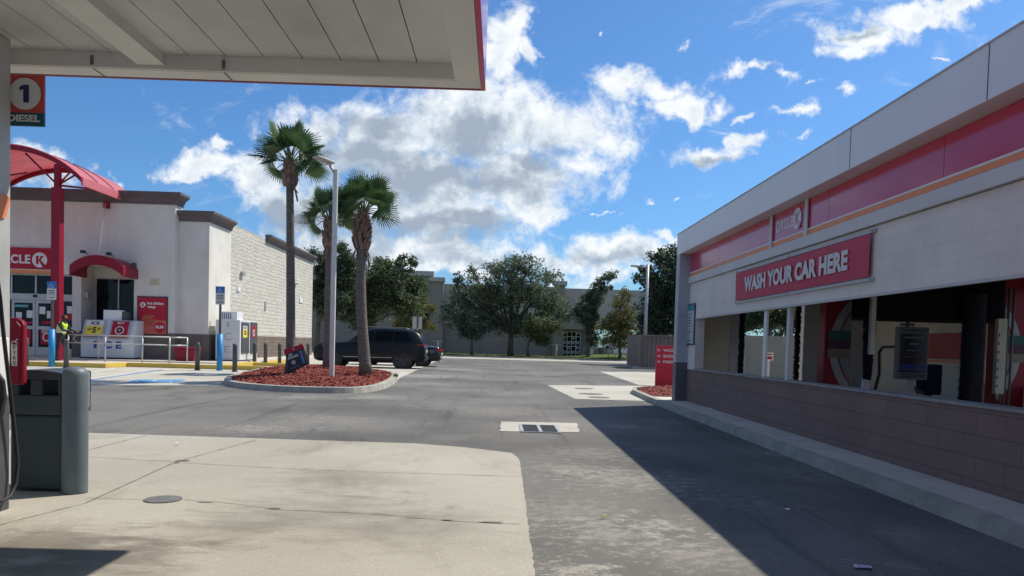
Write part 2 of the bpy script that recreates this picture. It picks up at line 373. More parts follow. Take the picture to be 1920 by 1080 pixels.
def thing(name, label, cat, loc, group=None):
    o = bpy.data.objects.new(name, None); C.objects.link(o); o.location = loc; ORG[o.name] = tuple(loc); o.empty_display_size = .2
    return tag(o, label, cat, group)
def kids(o): return [c for c in bpy.data.objects if c.parent == o]
def copy_tree(o, loc, label, rz=0, parent=None):
    c = o.copy(); C.objects.link(c)
    if parent is None: c.location = loc; c.rotation_euler = (0, 0, rz); c['label'] = label; ORG[c.name] = tuple(loc)
    else: c.parent = parent
    for ch in kids(o): copy_tree(ch, None, None, 0, c)
    return c
def text(name, s, mat, O, U, V, parent, bold=.03, ext=.004, fit=True, spacing=1.0):
    """lettering in the parallelogram O, U (width), V (height)"""
    cu = bpy.data.curves.new(name, 'FONT'); cu.body = s; cu.offset = bold; cu.size = 1; cu.space_character = spacing
    cu.resolution_u = 4
    o = bpy.data.objects.new(name+'_tmp', cu); C.objects.link(o)
    dg = bpy.context.evaluated_depsgraph_get(); dg.update()
    me = bpy.data.meshes.new_from_object(o.evaluated_get(dg))
    vs = [v.co.copy() for v in me.vertices]; fs = [tuple(p.vertices) for p in me.polygons]
    bpy.data.objects.remove(o); bpy.data.curves.remove(cu); bpy.data.meshes.remove(me)
    x0 = min(v.x for v in vs); x1 = max(v.x for v in vs); y0 = min(v.y for v in vs); y1 = max(v.y for v in vs)
    O, U, V = Vector(O), Vector(U), Vector(V); nrm = U.cross(V).normalized()*ext
    mb = MB(); n = len(vs)
    pts = [O+U*((v.x-x0)/(x1-x0))+V*((v.y-y0)/(y1-y0)) for v in vs]
    mb.v = [tuple(p+nrm) for p in pts]+[tuple(p) for p in pts]
    mb.f = list(fs)
    ed = {}
    for f in fs:
        for a, b in zip(f, f[1:]+f[:1]): ed[(a, b)] = 1
    for (a, b) in list(ed):
        if (b, a) not in ed: mb.f.append((b, a, a+n, b+n))
    mb.sm = [False]*len(mb.f)
    return mb.build(name, mat, parent)
def kemblem(c, U, V, r, parent, wm, rm, rx=None):
    """white disc with a K cut through it, drawn as disc and letter meshes"""
    c = Vector(c); U = Vector(U).normalized(); V = Vector(V).normalized(); n = U.cross(V).normalized()
    rx = rx or r
    MB().discp(c+n*.004, U, V, rx, n*.006, 40, r).build('emblem_disc', wm, parent)
    def P(a, b): return c+n*.010+U*a*rx+V*b*r
    mb = MB()
    mb.prism([P(-.48, -.55), P(-.12, -.55), P(-.12, .55), P(-.48, .55)], n*.004)
    mb.prism([P(-.119, -.12), P(.14, .55), P(.60, .55), P(.14, .02), P(.86, -.78), P(.48, -1.0), P(-.119, -.10+.02)][::1], n*.004)
    mb.build('emblem_letter', rm, parent)

# ---------------------------------------------------------------- ground
MB().poly([(-450, -60, 0), (450, -60, 0), (450, 700, 0), (-450, 700, 0)]).build('ground', asphalt)
tag(bpy.data.objects['ground'], kind='structure')
def sheet(name, pts, z, m, kind='structure'):
    o = MB().poly([(p[0], p[1], z) for p in pts]).build(name, m); tag(o, kind=kind); return o
def area_poly(pts):
    s = 0
    for a, b in zip(pts, pts[1:]+pts[:1]): s += a[0]*b[1]-b[0]*a[1]
    return pts if s > 0 else pts[::-1]
def rough_edge(pts, step=.05, amp=.007):
    out = []
    for a, b in zip(pts, pts[1:]+pts[:1]):
        a = Vector(a[:2]); b = Vector(b[:2]); L = (b-a).length
        if L > 40: out.append(tuple(a)); continue
        k = max(1, int(L/step)); nn = Vector((-(b-a).y, (b-a).x)).normalized() if L else Vector((0, 0))
        for i in range(k):
            p = a.lerp(b, i/k)
            if i: p += nn*random.uniform(-amp, amp)+(b-a)/k*random.uniform(-.35, .35)
            out.append(tuple(p))
    return out
ap = [G(-60, 804), G(165, 812), G(780, 832), G(870, 839), G(930, 846), G(960, 850), G(974, 862), G(980, 900), G(1003, 1080)]
ap = [(p.x, p.y) for p in ap]
d = (Vector(ap[-1])-Vector(ap[-2])).normalized()
ap += [(Vector(ap[-1])+d*3)[:], (ap[-1][0]+.1, -14), (-30, -14), (-30, ap[0][1]+.6)]
sheet('concrete_apron', area_poly(rough_edge(ap)), .004, apron_m)
# parking pavement in front of the shop and round the side
pk = [G(170, 722), G(420, 724)]
pk = [(p.x, p.y) for p in pk]
edge = [G(735, 722), G(748, 710), G(790, 690), G(832, 671)]
pk2 = [(-40, pk[0][1]+.4)]+pk+[(p.x, p.y) for p in edge]+[(-4.4, 66), (-40, 66)]
sheet('parking_pavement', area_poly(rough_edge(pk2, .3, .02)), .004, pave_m)
s1 = [G(1025, 722), G(1207, 724), G(1240, 753), G(1078, 748)]
sheet('concrete_slab', area_poly(rough_edge([(p.x, p.y) for p in s1], .3, .01)), .004, pave_m)
s2 = [G(1125, 697), G(1300, 699), G(1300, 727), G(1198, 722)]
sheet('concrete_slab', area_poly(rough_edge([(p.x, p.y) for p in s2], .3, .01)), .004, pave_m)
# joints and cracks of the apron
jm = MB()
def strip(pts, w, z=.009, jag=0.):
    P = [Vector((p[0], p[1])) for p in pts]; Q = [P[0]]
    for a, b in zip(P, P[1:]):
        k = max(1, int((b-a).length/.12)) if jag else 1
        for i in range(1, k+1):
            q = a.lerp(b, i/k)
            if jag and i < k: q += Vector((random.uniform(-jag, jag), random.uniform(-jag, jag)))
            Q.append(q)
    for a, b in zip(Q, Q[1:]):
        n = Vector((-(b-a).y, (b-a).x)).normalized()*(w*(random.uniform(.5, 1.3) if jag else 1)/2)
        jm.poly([(a.x-n.x, a.y-n.y, z), (b.x-n.x, b.y-n.y, z), (b.x+n.x, b.y+n.y, z), (a.x+n.x, a.y+n.y, z)][::1])
strip([G(165, 845), G(275, 817)], .011, jag=.002)
strip([G(160, 945), G(330, 867), G(480, 826)], .011, jag=.002)
strip([G(-50, 1000), G(40, 975), G(160, 945)], .009, jag=.004)
strip([G(345, 869), G(560, 881), G(975, 895)], .012, jag=.004)
strip([G(165, 857), G(250, 863), G(345, 867)], .010, jag=.012)
strip([G(345, 938), G(440, 946), G(520, 957), G(700, 965), G(830, 977), G(975, 984)], .010, jag=.015)
strip([G(160, 935), G(270, 938)], .008, jag=.01)
def chip(px, py, w, h):
    c = G(px, py); pts = []
    for i in range(9):
        t = 2*pi*i/9; r = random.uniform(.6, 1.1); pts.append((c.x+w*r*cos(t), c.y+h*r*sin(t), .011))
    jm.poly(pts)
for a in ((345, 865, .09, .035), (333, 869, .05, .025), (515, 955, .06, .03), (920, 981, .10, .03), (385, 943, .10, .02), (840, 977, .07, .015)): chip(*a)
tag(jm.build('pavement_joints', joint_m), kind='structure')
sj = MB().box(0, 0, 0, 0, 0, 0); sj = MB(); jm = sj
for xx in (-8, -12, -16, -20): strip([(xx, 22), (xx, 60)], .02)
for yy in (33, 40, 47, 54): strip([(-12.5, yy), (-4.8, yy)], .02)
tag(sj.build('parking_joints', joint_m), kind='structure')
# parking lines
pl = MB(); jm = pl
a, b = G(165, 711), G(300, 692); strip([a, b], .12, .010)
a, b = G(160, 700), G(218, 691); strip([a, b], .12, .010)
strip([(-7.4, 34), (-7.4, 39.5)], .1, .010); strip([G(838, 694), G(905, 697)], .14, .006)
tag(pl.build('parking_lines', white_line), kind='structure')
bl = MB(); jm = bl
a, b = G(165, 714), G(303, 693.5); strip([a, b], .10, .009)
p = [G(235, 718), G(330, 718), G(350, 712), G(255, 712)]
bl.poly([(q.x, q.y, .008) for q in area_poly(p)])
p = [G(375, 727), G(405, 727), G(420, 722), G(395, 722)]
tag(bl.build('blue_pavement_markings', blue_line), kind='structure')
wl = MB(); jm = wl; cx_, cy_ = G(292, 715).x, G(292, 715).y
strip([(cx_-.2, cy_+.5), (cx_-.1, cy_), (cx_+.4, cy_), (cx_+.6, cy_-.4)], .08, .012)
for i in range(10):
    t0, t1 = pi*.8+i*.4, pi*.8+(i+1)*.4
    if i < 9: strip([(cx_+.4*cos(t0), cy_-.25+.4*sin(t0)), (cx_+.4*cos(t1), cy_-.25+.4*sin(t1))], .08, .013)
tag(wl.build('accessible_parking_symbol', white_line), kind='structure')
# cross street and verge
rd = MB().poly([(-120, 64, .005), (60, 64, .005), (60, 72, .005), (-120, 72, .005)]).build('cross_street', pm('pale_street', (.34, .32, .28), (.45, .43, .37), .5, .9, sx=.3)); tag(rd, kind='structure')
kb = MB().box(-120, 60, 72, 72.2, 0, .13); tag(kb.build('street_kerb', kerb_m), kind='structure')
gv = MB(); nx, ny = 60, 14
def gz(x, y):
    m = math.exp(-((x-11.5)/4.)**2-((y-78)/4.)**2)*.45
    return .11+.03*sin(x*.7)+m
for i in range(nx):
    for j in range(ny):
        x0, x1 = -60+i*2, -58+i*2; y0, y1 = 72.2+j*1.3, 73.5+j*1.3
        gv.poly([(x0, y0, gz(x0, y0)), (x1, y0, gz(x1, y0)), (x1, y1, gz(x1, y1)), (x0, y1, gz(x0, y1))], True)
tag(gv.build('grass_verge', grass_m), kind='structure')
gb = MB()
for i in range(9000):
    x = random.uniform(-20, 26); y = 72.4+random.random()**1.5*12; z = gz(x, y)-.02; h = random.uniform(.06, .17); a = random.uniform(0, pi); w = .03
    gb.poly([(x-w*cos(a), y-w*sin(a), z), (x+w*cos(a), y+w*sin(a), z), (x+random.uniform(-.05, .05), y, z+h)])
tag(gb.build('verge_grass', pm('grass_blades', (.07, .11, .02), (.15, .18, .05), 3, .8, trans=.3)), kind='stuff')

# drain
dr = [G(939, 791), G(1081, 794), G(1086, 811), G(938, 809)]
sheet('drain_apron', area_poly(rough_edge([(p.x, p.y) for p in dr], .15, .015)), .006, pave_m)
g0_, g1_ = G(976, 811), G(1052, 811); gy0, gy1 = g0_.y, G(980, 797).y
gr = thing('drain_grate', 'steel double storm drain grate set in pale concrete in the asphalt', 'drain', ((g0_.x+g1_.x)/2, (gy0+gy1)/2, 0))
fr = MB(); x0, x1 = g0_.x, g1_.x; xm = (x0+x1)/2; t_ = .05; gy0 += .02
for (a, b) in ((x0, x0+t_), (xm-t_/2, xm+t_/2), (x1-t_, x1)): fr.box(a, b, gy0, gy1, .007, .016)
for (a, b) in ((x0+t_, xm-t_/2), (xm+t_/2, x1-t_)): fr.box(a, b, gy0, gy0+.03, .007, .014); fr.box(a, b, gy1-.03, gy1, .007, .014)
fr.build('frame', galv, gr)
MB().box(x0+.01, x1-.01, gy0+.01, gy1-.01, .0065, .0075).build('pit_shade_sheet', pm('pit_shade_dark', (.035, .036, .038), None, rough=.9), gr)  # thin dark sheet, painted in for the shade below the bars
for (a, b) in ((x0+t_, xm-t_/2), (xm+t_/2, x1-t_)):
    m_ = MB(); k = 9
    for i in range(k): y = gy0+.05+(gy1-gy0-.1)*i/(k-1); m_.box(a, b, y-.006, y+.006, .0076, .012)
    m_.build('grating', dgrey, gr)
# manholes
def manhole(px, py, rpx, label, m):
    c = G(px, py); r = (G(px+rpx, py)-c).length
    o = MB().discp((c.x, c.y, .0055), (1, 0, 0), (0, 1, 0), r, (0, 0, .006), 36).build('manhole_cover', m, loc=(c.x, c.y, 0)); tag(o, label, 'manhole cover')
    return c, r
mh_m = pm('cast_iron', (.10, .10, .105), (.17, .165, .16), 8, .7, bump=.5, bscale=60)
manhole(306, 938, 35, 'round iron fuel tank cover in the near concrete apron', mh_m)
manhole(1108, 739, 20, 'nearer thin dark round cover in the pale slab before the mulch bed', mh_m)
manhole(1123, 745.5, 18, 'lower dark round cover at the near edge of the pale slab', mh_m)
manhole(1095, 729, 15, 'farther dark round cover in the pale slab before the mulch bed', mh_m)
manhole(1036, 705.5, 14, 'dark round cover in the open asphalt beyond the drain', mh_m)
cr2 = MB(); jm = cr2
for pts_ in (((690, 760), (800, 775), (905, 772)), ((1290, 900), (1400, 935), (1450, 990), (1600, 1040)), ((870, 720), (960, 735), (1020, 770)), ((300, 760), (420, 775), (500, 770))):
    strip([G(*q) for q in pts_], .004, z=.004, jag=.03)
tag(cr2.build('asphalt_cracks', pm('crack_dark', (.03, .03, .03), None, rough=.95)), kind='structure')
# litter
def litter(px, py, s, label, m):
    c = G(px, py); pts = []
    for i in range(8):
        t = 2*pi*i/8; r = s*random.uniform(.55, 1.1); pts.append((c.x+r*cos(t)*1.3, c.y+r*sin(t), .012+random.uniform(0, .02)))
    mb = MB(); top = (c.x, c.y, .035)
    for i in range(8): mb.poly([pts[i], pts[(i+1) % 8], top])
    tag(mb.build('litter', m, loc=(c.x, c.y, 0)), label, 'litter')
litter(1477, 960, .022, 'small crumpled white scrap on the shaded asphalt', paper)
litter(1132, 973, .016, 'tiny yellow scrap on the sunlit asphalt', yellow)
def wrapper():
    c = G(1615, 1066); mb = MB()
    tag(mb.poly([(c.x-.06, c.y-.02, .012), (c.x+.05, c.y-.04, .016), (c.x+.07, c.y+.02, .012), (c.x-.03, c.y+.035, .02)]).build('litter', pm('purple_wrapper', (.35, .16, .42), (.8, .75, .8), 30, .4), loc=(c.x, c.y, 0)), 'flattened purple and white wrapper on the shaded asphalt', 'litter')
wrapper()
litter(333, 835, .03, 'flat white paper scrap on the concrete apron', paper)
# old worn concrete patch in the asphalt, bottom centre

p_ = [G(1065, 1058), G(1090, 1052), G(1120, 1066), G(1150, 1082), G(1100, 1084)]
0 and sheet('worn_patch', area_poly(rough_edge([(q.x, q.y) for q in p_], .03, .012)), .005, pave_m)

# ---------------------------------------------------------------- planting island
isl_px = [(415, 721), (440, 728), (520, 735), (620, 738), (690, 737), (728, 728), (747, 714), (745, 706), (725, 701), (650, 694), (560, 691), (500, 693), (455, 705), (425, 713)]
isl = [G(px, py) for px, py in isl_px]; isl = [Vector((p.x, p.y)) for p in isl]
def smooth_loop(P, it=2):
    for _ in range(it):
        Q = []
        for a, b in zip(P, P[1:]+P[:1]): Q += [a*.75+b*.25, a*.25+b*.75]
        P = Q
    return P
def area2(P): return sum(a[0]*b[1]-b[0]*a[1] for a, b in zip(P, P[1:]+P[:1]))
isl = smooth_loop(isl)
if area2(isl) < 0: isl = isl[::-1]
def inset(P, d):
    n = len(P); out = []
    for i in range(n):
        a, b, c = P[i-1], P[i], P[(i+1) % n]
        t = (c-a).normalized(); nrm = Vector((-t.y, t.x)); out.append(b+nrm*d)
    return out
def kerb_ring(name, P, w, h):
    I = inset(P, w); O2 = inset(P, .03); mb = MB(); n = len(P)
    for i in range(n):
        j = (i+1) % n
        a, b, c, d_, e_, f_ = P[i], P[j], O2[i], O2[j], I[i], I[j]
        mb.poly([(a.x, a.y, 0), (b.x, b.y, 0), (d_.x, d_.y, h), (c.x, c.y, h)], True)
        mb.poly([(c.x, c.y, h), (d_.x, d_.y, h), (f_.x, f_.y, h+.005), (e_.x, e_.y, h+.005)], False)
        mb.poly([(e_.x, e_.y, h+.005), (f_.x, f_.y, h+.005), (f_.x, f_.y, 0), (e_.x, e_.y, 0)])
    tag(mb.build(name, kerb_m), kind='structure'); return I
inner = kerb_ring('island_kerb', isl, .22, .14)
def inside(p, P):
    r = False
    for a, b in zip(P, P[1:]+P[:1]):
        if (a.y > p[1]) != (b.y > p[1]) and p[0] < (b.x-a.x)*(p[1]-a.y)/(b.y-a.y)+a.x: r = not r
    return r
def edge_d(p, P):
    m_ = 9e9; p = Vector(p)
    for a, b in zip(P, P[1:]+P[:1]):
        t = max(0, min(1, (p-a).dot(b-a)/max(1e-9, (b-a).length_squared))); m_ = min(m_, (p-a.lerp(b, t)).length)
    return m_
def mulch(P, z0, count, hump, nm):
    xs = [p.x for p in P]; ys = [p.y for p in P]
    hz = lambda x, y: z0+hump*min(1, edge_d((x, y), P)/1.2)+.02*sin(x*3)*cos(y*2.3)
    bed = MB(); st = .35; nx = int((max(xs)-min(xs))/st)+1; ny = int((max(ys)-min(ys))/st)+1
    cen = sum(P, Vector((0, 0)))/len(P)
    rings = [P]+[[cen+(p-cen)*k for p in P] for k in (.85, .65, .4, .15)]
    for r0, r1 in zip(rings, rings[1:]):
        for i in range(len(P)):
            j = (i+1) % len(P); q = [r0[i], r0[j], r1[j], r1[i]]; bed.poly([(a.x, a.y, hz(a.x, a.y) if inside(a, P) else z0) for a in q], True)
    bed.poly([(a.x, a.y, hz(a.x, a.y)) for a in rings[-1]])
    tag(bed.build(nm+'_bed', mulch_b), kind='structure')
    ch = MB(); n = 0
    while n < count:
        x = random.uniform(min(xs), max(xs)); y = random.uniform(min(ys), max(ys))
        if not inside((x, y), P): continue
        n += 1; L = random.uniform(.012, .05); w = random.uniform(.005, .014); a = random.uniform(0, 2*pi); til = random.uniform(-.5, .5)
        z = hz(x, y)+random.uniform(.003, .035); dx, dy_ = cos(a)*L, sin(a)*L; ex, ey = -sin(a)*w, cos(a)*w; tz = til*L; rz = random.uniform(-.9, .9)*w
        ch.poly([(x-dx-ex, y-dy_-ey, z-tz-rz), (x+dx-ex, y+dy_-ey, z+tz-rz), (x+dx+ex, y+dy_+ey, z+tz+rz), (x-dx+ex, y-dy_+ey, z-tz+rz)])
    tag(ch.build(nm, mulch_m), kind='stuff')
mulch(inner, .13, 26000, .10, 'island_mulch')
# ================================================================ fuel canopy (overhead, left)
CY = 5.95; cnr = PY(902, 167, CY); CXR = cnr.x; CZ = cnr.z
fc = thing('fuel_canopy', 'big pale steel fuel canopy overhead with ribbed deck and thin red trim', 'canopy', (-6, 0, 0))
deck_m = pm('canopy_deck', (.60, .61, .62), (.42, .43, .43), 1.1, .6, lo=.4, hi=.7, sy=.5)
gut_m = pm('canopy_gutter', (.72, .72, .71), (.62, .62, .62), 1.5, .5)
X0c, Y0c = -15., -7.
lip = .17; gh = .115                       # bottom lip width, height of gutter inner face
MB().box(X0c, CXR, CY-lip, CY-.004, CZ, CZ+.012).box(CXR-lip, CXR-.004, Y0c, CY-lip-.001, CZ, CZ+.012).build('gutter_lip', gut_m, fc)
MB().box(X0c, CXR-lip-.02, CY-lip-.02, CY-lip, CZ+.004, CZ+gh).build('gutter', gut_m, fc)
MB().box(CXR-lip-.02, CXR-lip, Y0c, CY-lip, CZ+.004, CZ+gh).build('gutter', gut_m, fc)
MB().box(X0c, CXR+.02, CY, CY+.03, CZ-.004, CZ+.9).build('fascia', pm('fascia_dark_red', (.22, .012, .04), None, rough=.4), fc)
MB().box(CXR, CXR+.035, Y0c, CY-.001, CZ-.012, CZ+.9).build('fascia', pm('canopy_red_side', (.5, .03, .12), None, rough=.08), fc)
dk = MB(); xs = CXR-lip-.02; w_ = .28
i = 0
while xs-(i+1)*w_ > X0c:
    a, b = xs-(i+1)*w_+.004, xs-i*w_-.004
    dk.box(a, b, Y0c, CY-lip-.021, CZ+gh+.0, CZ+gh+.04); i += 1
dk.build('deck', deck_m, fc)
MB().box(X0c, CXR-.01, Y0c, CY-.01, CZ+gh+.045, CZ+gh+.08).build('roof_sheet', pm('deck_seam', (.42, .42, .41), None), fc)
bx = PY(312, 137, CY-lip).x; bw = .20
MB().box(bx-bw, bx, Y0c, CY-lip-.022, CZ+.03, CZ+gh+.0).build('beam', gut_m, fc)
for pxs in (175, 421):
    x = PY(pxs, 140, CY-lip).x
    MB().box(x-.01, x+.012, CY-lip-.03, CY-lip-.021, CZ+.02, CZ+gh-.03).build('gutter_joint', joint_m, fc)
    MB().box(x-.006, x+.006, CY-lip, CY-.005, CZ-.003, CZ-.0005).build('gutter_joint', joint_m, fc)
colx = PY(20, 500, 5.6).x
MB().box(colx-.36, colx, 5.24, 5.6, 0, CZ+gh-.001).build('column', pm('column_grey', (.50, .51, .50), (.36, .37, .37), 1.3, .6), fc, bevel=.012)
# pump number sign
sy = 5.66
ds = thing('pump_number_sign', 'square red and teal flag sign with 1 and DIESEL fixed to canopy column', 'sign', (PY(46, 190, sy).x, sy, 0))
a = PY(9, 139, sy); b = PY(82, 237, sy); m1 = PY(46, 211, sy)
MB().box(a.x, b.x, sy, sy+.02, m1.z+.0005, a.z).build('number_panel', coral, ds)
MB().box(a.x, b.x, sy, sy+.02, b.z, m1.z).build('grade_panel', teal, ds)
cc = PY(47, 176, sy-.004)
MB().discp(cc, (1, 0, 0), (0, 0, 1), .113, (0, -.003, 0), 40).build('white_disc', paper, ds)
MB().prism([(cc.x+q*.066-.036, sy-.012, cc.z+w*.124-.062) for q, w in ((.42, 0), (1., 0), (1., 1), (.45, 1), (0, .88), (0, .70), (.42, .76))], (0, .004, 0)).build('numeral', navy, ds)
text('lettering', 'DIESEL', paper, (a.x+.026, sy-.003, b.z+.028), (b.x-a.x-.05, 0, 0), (0, 0, .05), ds, bold=.03)
o_ = PX(2, 385, colx+.004)
tag(MB().prism([PX(-10, 362, colx+.003), PX(8, 365, colx+.003), PX(17, 372, colx+.003), PX(9, 408, colx+.003), PX(-10, 411, colx+.003)], (.01, 0, 0)).build('hazard_sticker', orange, loc=o_), 'orange cornered sticker on the grey canopy column', 'sticker')
# pump
px_ = PY(18, 800, 5.35).x
pu = thing('fuel_pump', 'white and dark grey fuel dispenser at the left edge with hanging black hose', 'fuel pump', (px_-.4, 4.9, 0))
MB().box(px_-.8, px_, 4.2, 5.35, .85, 1.25).build('upper_cabinet', white, pu, bevel=.01)
MB().box(px_-.8, px_+.001, 4.2, 5.352, .06, .846).build('lower_cabinet', dgrey, pu, bevel=.01)
zz = PX(10, 795, px_).z
MB().box(px_-.8, px_, 4.2, 5.2, 1.251, 1.85).build('display_head', pm('pump_head_grey', (.3, .31, .32), (.26, .27, .28), 3, .5), pu, bevel=.02)
MB().box(px_+.001, px_+.012, 4.35, 4.85, 1.4, 1.72).build('display', blackm, pu, bevel=.004)
MB().box(px_+.001, px_+.012, 4.4, 4.6, .95, 1.18).build('keypad', dgrey, pu, bevel=.004)
for k_ in range(3): MB().box(px_+.001, px_+.010, 4.68+k_*.13, 4.78+k_*.13, 1.0, 1.12).build('grade_button', yellow, pu, bevel=.003)
hp = [(-8, 500), (0, 560), (8, 640), (15, 700), (22, 760), (29, 820), (33, 870), (30, 905), (20, 930), (2, 940), (-25, 935)]
MB().tube([PX(x, y, px_+.05) for x, y in hp], .013, 10).build('hose', black, pu)
nz_ = MB(); nz_.tube([PX(-6, 700, px_+.04), PX(3, 715, px_+.05), PX(5, 745, px_+.05), PX(2, 775, px_+.04), PX(-8, 790, px_+.04)], [.018, .022, .026, .02, .015], 10)
nz_.build('nozzle', black, pu)
# extinguisher cabinet
ey = 5.95; a = PY(20, 596, ey); b = PY(44, 722, ey)
ex = thing('fire_extinguisher_cabinet', 'red rounded fire extinguisher box marked FIRE beside the grey column', 'extinguisher box', ((a.x+b.x)/2, ey, b.z))
x0, x1 = a.x-.10, b.x; z0, z1 = b.z, a.z
pts = [(x0, ey, z0), (x1-.01, ey, z0), (x1, ey, z0+.02), (x1, ey, z1-.05), (x1-.015, ey, z1-.02), (x1-.05, ey, z1), (x0, ey, z1)]
MB().prism(pts, (0, .05, 0)).build('cabinet', dred, ex, bevel=.012)
MB().prism([(x0+.015, ey-.012, z0+.015), (x1-.03, ey-.012, z0+.015), (x1-.018, ey-.012, z1-.06), (x1-.05, ey-.012, z1-.025), (x0+.015, ey-.012, z1-.025)], (0, .0115, 0)).build('door', dred, ex, bevel=.006)
la, lb = PY(21.5, 646, ey-.014), PY(32, 686, ey-.014)
MB().box(la.x+.004, lb.x, ey-.016, ey-.0125, lb.z, la.z).build('label', paper, ex)
for k, chh in enumerate('FIRE'):
    hz_ = (la.z-lb.z)/4
    text('letter', chh, joint_m, (la.x+.015 if chh != 'I' else la.x+.02, ey-.0165, la.z-(k+1)*hz_+.006), ((lb.x-la.x)*.52 if chh != 'I' else .008, 0, 0), (0, 0, hz_*.72), ex, ext=.001)
MB().tube([(la.x+.004, ey-.015, lb.z+.02), (la.x+.001, ey-.015, la.z), (la.x+.008, ey-.015, la.z+.025), (la.x+.025, ey-.015, la.z+.022), (lb.x+.004, ey-.015, la.z+.012)], .004, 8).build('extinguisher_symbol', paper, ex)
MB().tube([(lb.x-.02, ey-.015, la.z+.02), (lb.x+.005, ey-.015, la.z+.045)], .004, 8).build('extinguisher_symbol', paper, ex)
# rubbish bin
by = 6.22; a = PY(14, 700, by).x; b = PY(116, 700, by).x; zb = lambda py: PY(90, py, by).z
bi = thing('rubbish_bin', 'dark slate plastic rubbish bin with arched lid and open windows beside the bollard', 'bin', ((a+b)/2, by+.25, 0))
MB().box(a+.02, b, by, by+.42, .02, zb(779)).build('body', slate, bi, bevel=.02)
z_lo, z_hi = zb(779), zb(741); z_w = zb(712); z_t = zb(694)
MB().box(a, b+.005, by-.02, by+.44, z_lo+.002, z_hi).build('rim', slate, bi, bevel=.012)
post = MB()
wx0, wx1 = PY(82, 720, by).x, PY(112, 720, by).x
post.box(wx1, b+.005, by-.02, by+.44, z_hi+.001, z_w-.001).box(PY(60, 720, by).x, wx0, by-.02, by+.44, z_hi+.001, z_w-.001).box(a, a+.1, by-.02, by+.44, z_hi+.001, z_w-.001)
post.build('lid_posts', slate, bi, bevel=.006)
n = 14; lo_ = []; 
for i in range(n+1):
    t = i/n; x = a+(b+.005-a)*t; lo_.append((x, by-.02, z_w+(z_t-z_w)*(.55+.45*sin(pi*min(1, .15+.7*t)))))
MB().prism([(b+.005, by-.02, z_w), (a, by-.02, z_w)]+lo_, (0, .46, 0)).build('lid', slate, bi, bevel=.008)
MB().box(b+.006, b+.035, by+.12, by+.36, zb(770), zb(700)).box(b+.007, b+.028, by+.15, by+.33, .46, zb(772)).build('towel_dispenser', pm('pale_plastic', (.45, .47, .48), (.3, .31, .32), 14, .5), bi, bevel=.015)
# foreground bollard
gb_ = G(140, 929); 
tag(MB().lathe((0, 0, 0), [(.094, 0), (.096, .02), (.096, .955), (.091, .985), (.07, 1.01), (.035, 1.022), (.001, 1.025)], 32).build('bollard', slate2, loc=(0, 0, 0)), 'large blue grey plastic sleeved bollard in the foreground beside the bin', 'bollard').location = (gb_.x*(gb_.y+.09)/gb_.y, gb_.y+.09, 0)

# ================================================================ convenience store
YF = 34.; SW = .2
def S(px, py, Y=None): return PY(px, py, Y or YF)
st = thing('convenience_store', 'white stuccoed convenience store with taupe cornices, red sign band and side block wall', 'building', (-20, 40, 0))
XL = -30.; xT = S(328, 500).x; xP = S(392, 500, 34.4).x; zT = S(345, 363).z-.0; zP = S(340, 396, 34.4).z
zbt = 1.36                                        # top of brown base
x_door0, x_door1 = S(-120, 600).x, S(135, 600).x; x_rec0, x_rec1 = S(152, 560).x, S(251, 560).x
z_head = S(60, 513).z; z_rh = S(210, 500).z
fw = MB()                                         # tower front wall with openings: door bay and window recess
D = .35
fw.box(XL, x_door0, YF, YF+D, zbt, z_head); fw.box(x_door1, x_rec0, YF, YF+D, zbt, z_head); fw.box(x_rec1, xT, YF, YF+D, zbt, z_head)
fw.box(XL, x_rec0, YF, YF+D, z_head, zT-.3); fw.box(x_rec1, xT, YF, YF+D, z_head, zT-.3); fw.box(x_rec0, x_rec1, YF, YF+D, z_rh, zT-.3)
fw.build('wall', stucco, st)
MB().box(XL, xT, YF+D, YF+.75, zP-.6, zT-.3).build('parapet', stucco_side, st)
MB().box(xT-.3, xT, YF+D, 34.4, zbt, zP-.601).build('wall', stucco_side, st)
pr = .03
for (q0_, q1_, q2_, q3_) in ((XL, x_door0, YF-pr, YF+D), (x_door1, x_rec0, YF-pr, YF+D), (x_rec1, xT+pr, YF-pr, YF+D), (xT+pr, xP+pr, 34.4-pr, 36.0)):
    MB().box(q0_, q1_, q2_, q3_, SW, zbt).build('base_course', brown_base, st)
def cornice(name, pts, ztop, hgt=.42, out=.3, m=cornice_m, closed_ends=True):
    """pts: plan polyline (x,y) with the outside on its right"""
    P = [Vector(p) for p in pts]; prof = [(0, -hgt), (.05, -hgt+.0), (.07, -hgt+.1), (out*.45, -hgt*.5), (out*.9, -.12), (out, -.11), (out, -.0), (-.05, 0)]
    nrm = []
    for i in range(len(P)):
        ns = []
        if i > 0: d = (P[i]-P[i-1]).normalized(); ns.append(Vector((d.y, -d.x)))
        if i < len(P)-1: d = (P[i+1]-P[i]).normalized(); ns.append(Vector((d.y, -d.x)))
        s_ = sum(ns, Vector((0, 0))); s_ = s_/len(ns); s_ = s_/max(.3, s_.length_squared) if len(ns) == 2 else s_
        nrm.append(s_)
    mb = MB(); rows = [[(p.x+n_.x*o, p.y+n_.y*o, ztop+z) for (o, z) in prof] for p, n_ in zip(P, nrm)]
    for a_, b_ in zip(rows, rows[1:]):
        for k in range(len(prof)-1): mb.poly([a_[k], b_[k], b_[k+1], a_[k+1]])
    mb.poly(rows[0]); mb.poly(rows[-1][::-1])
    return mb.build(name, m, st)
cornice('cornice', [(XL, YF), (xT, YF), (xT, YF+.75)], zT, .50, .33)
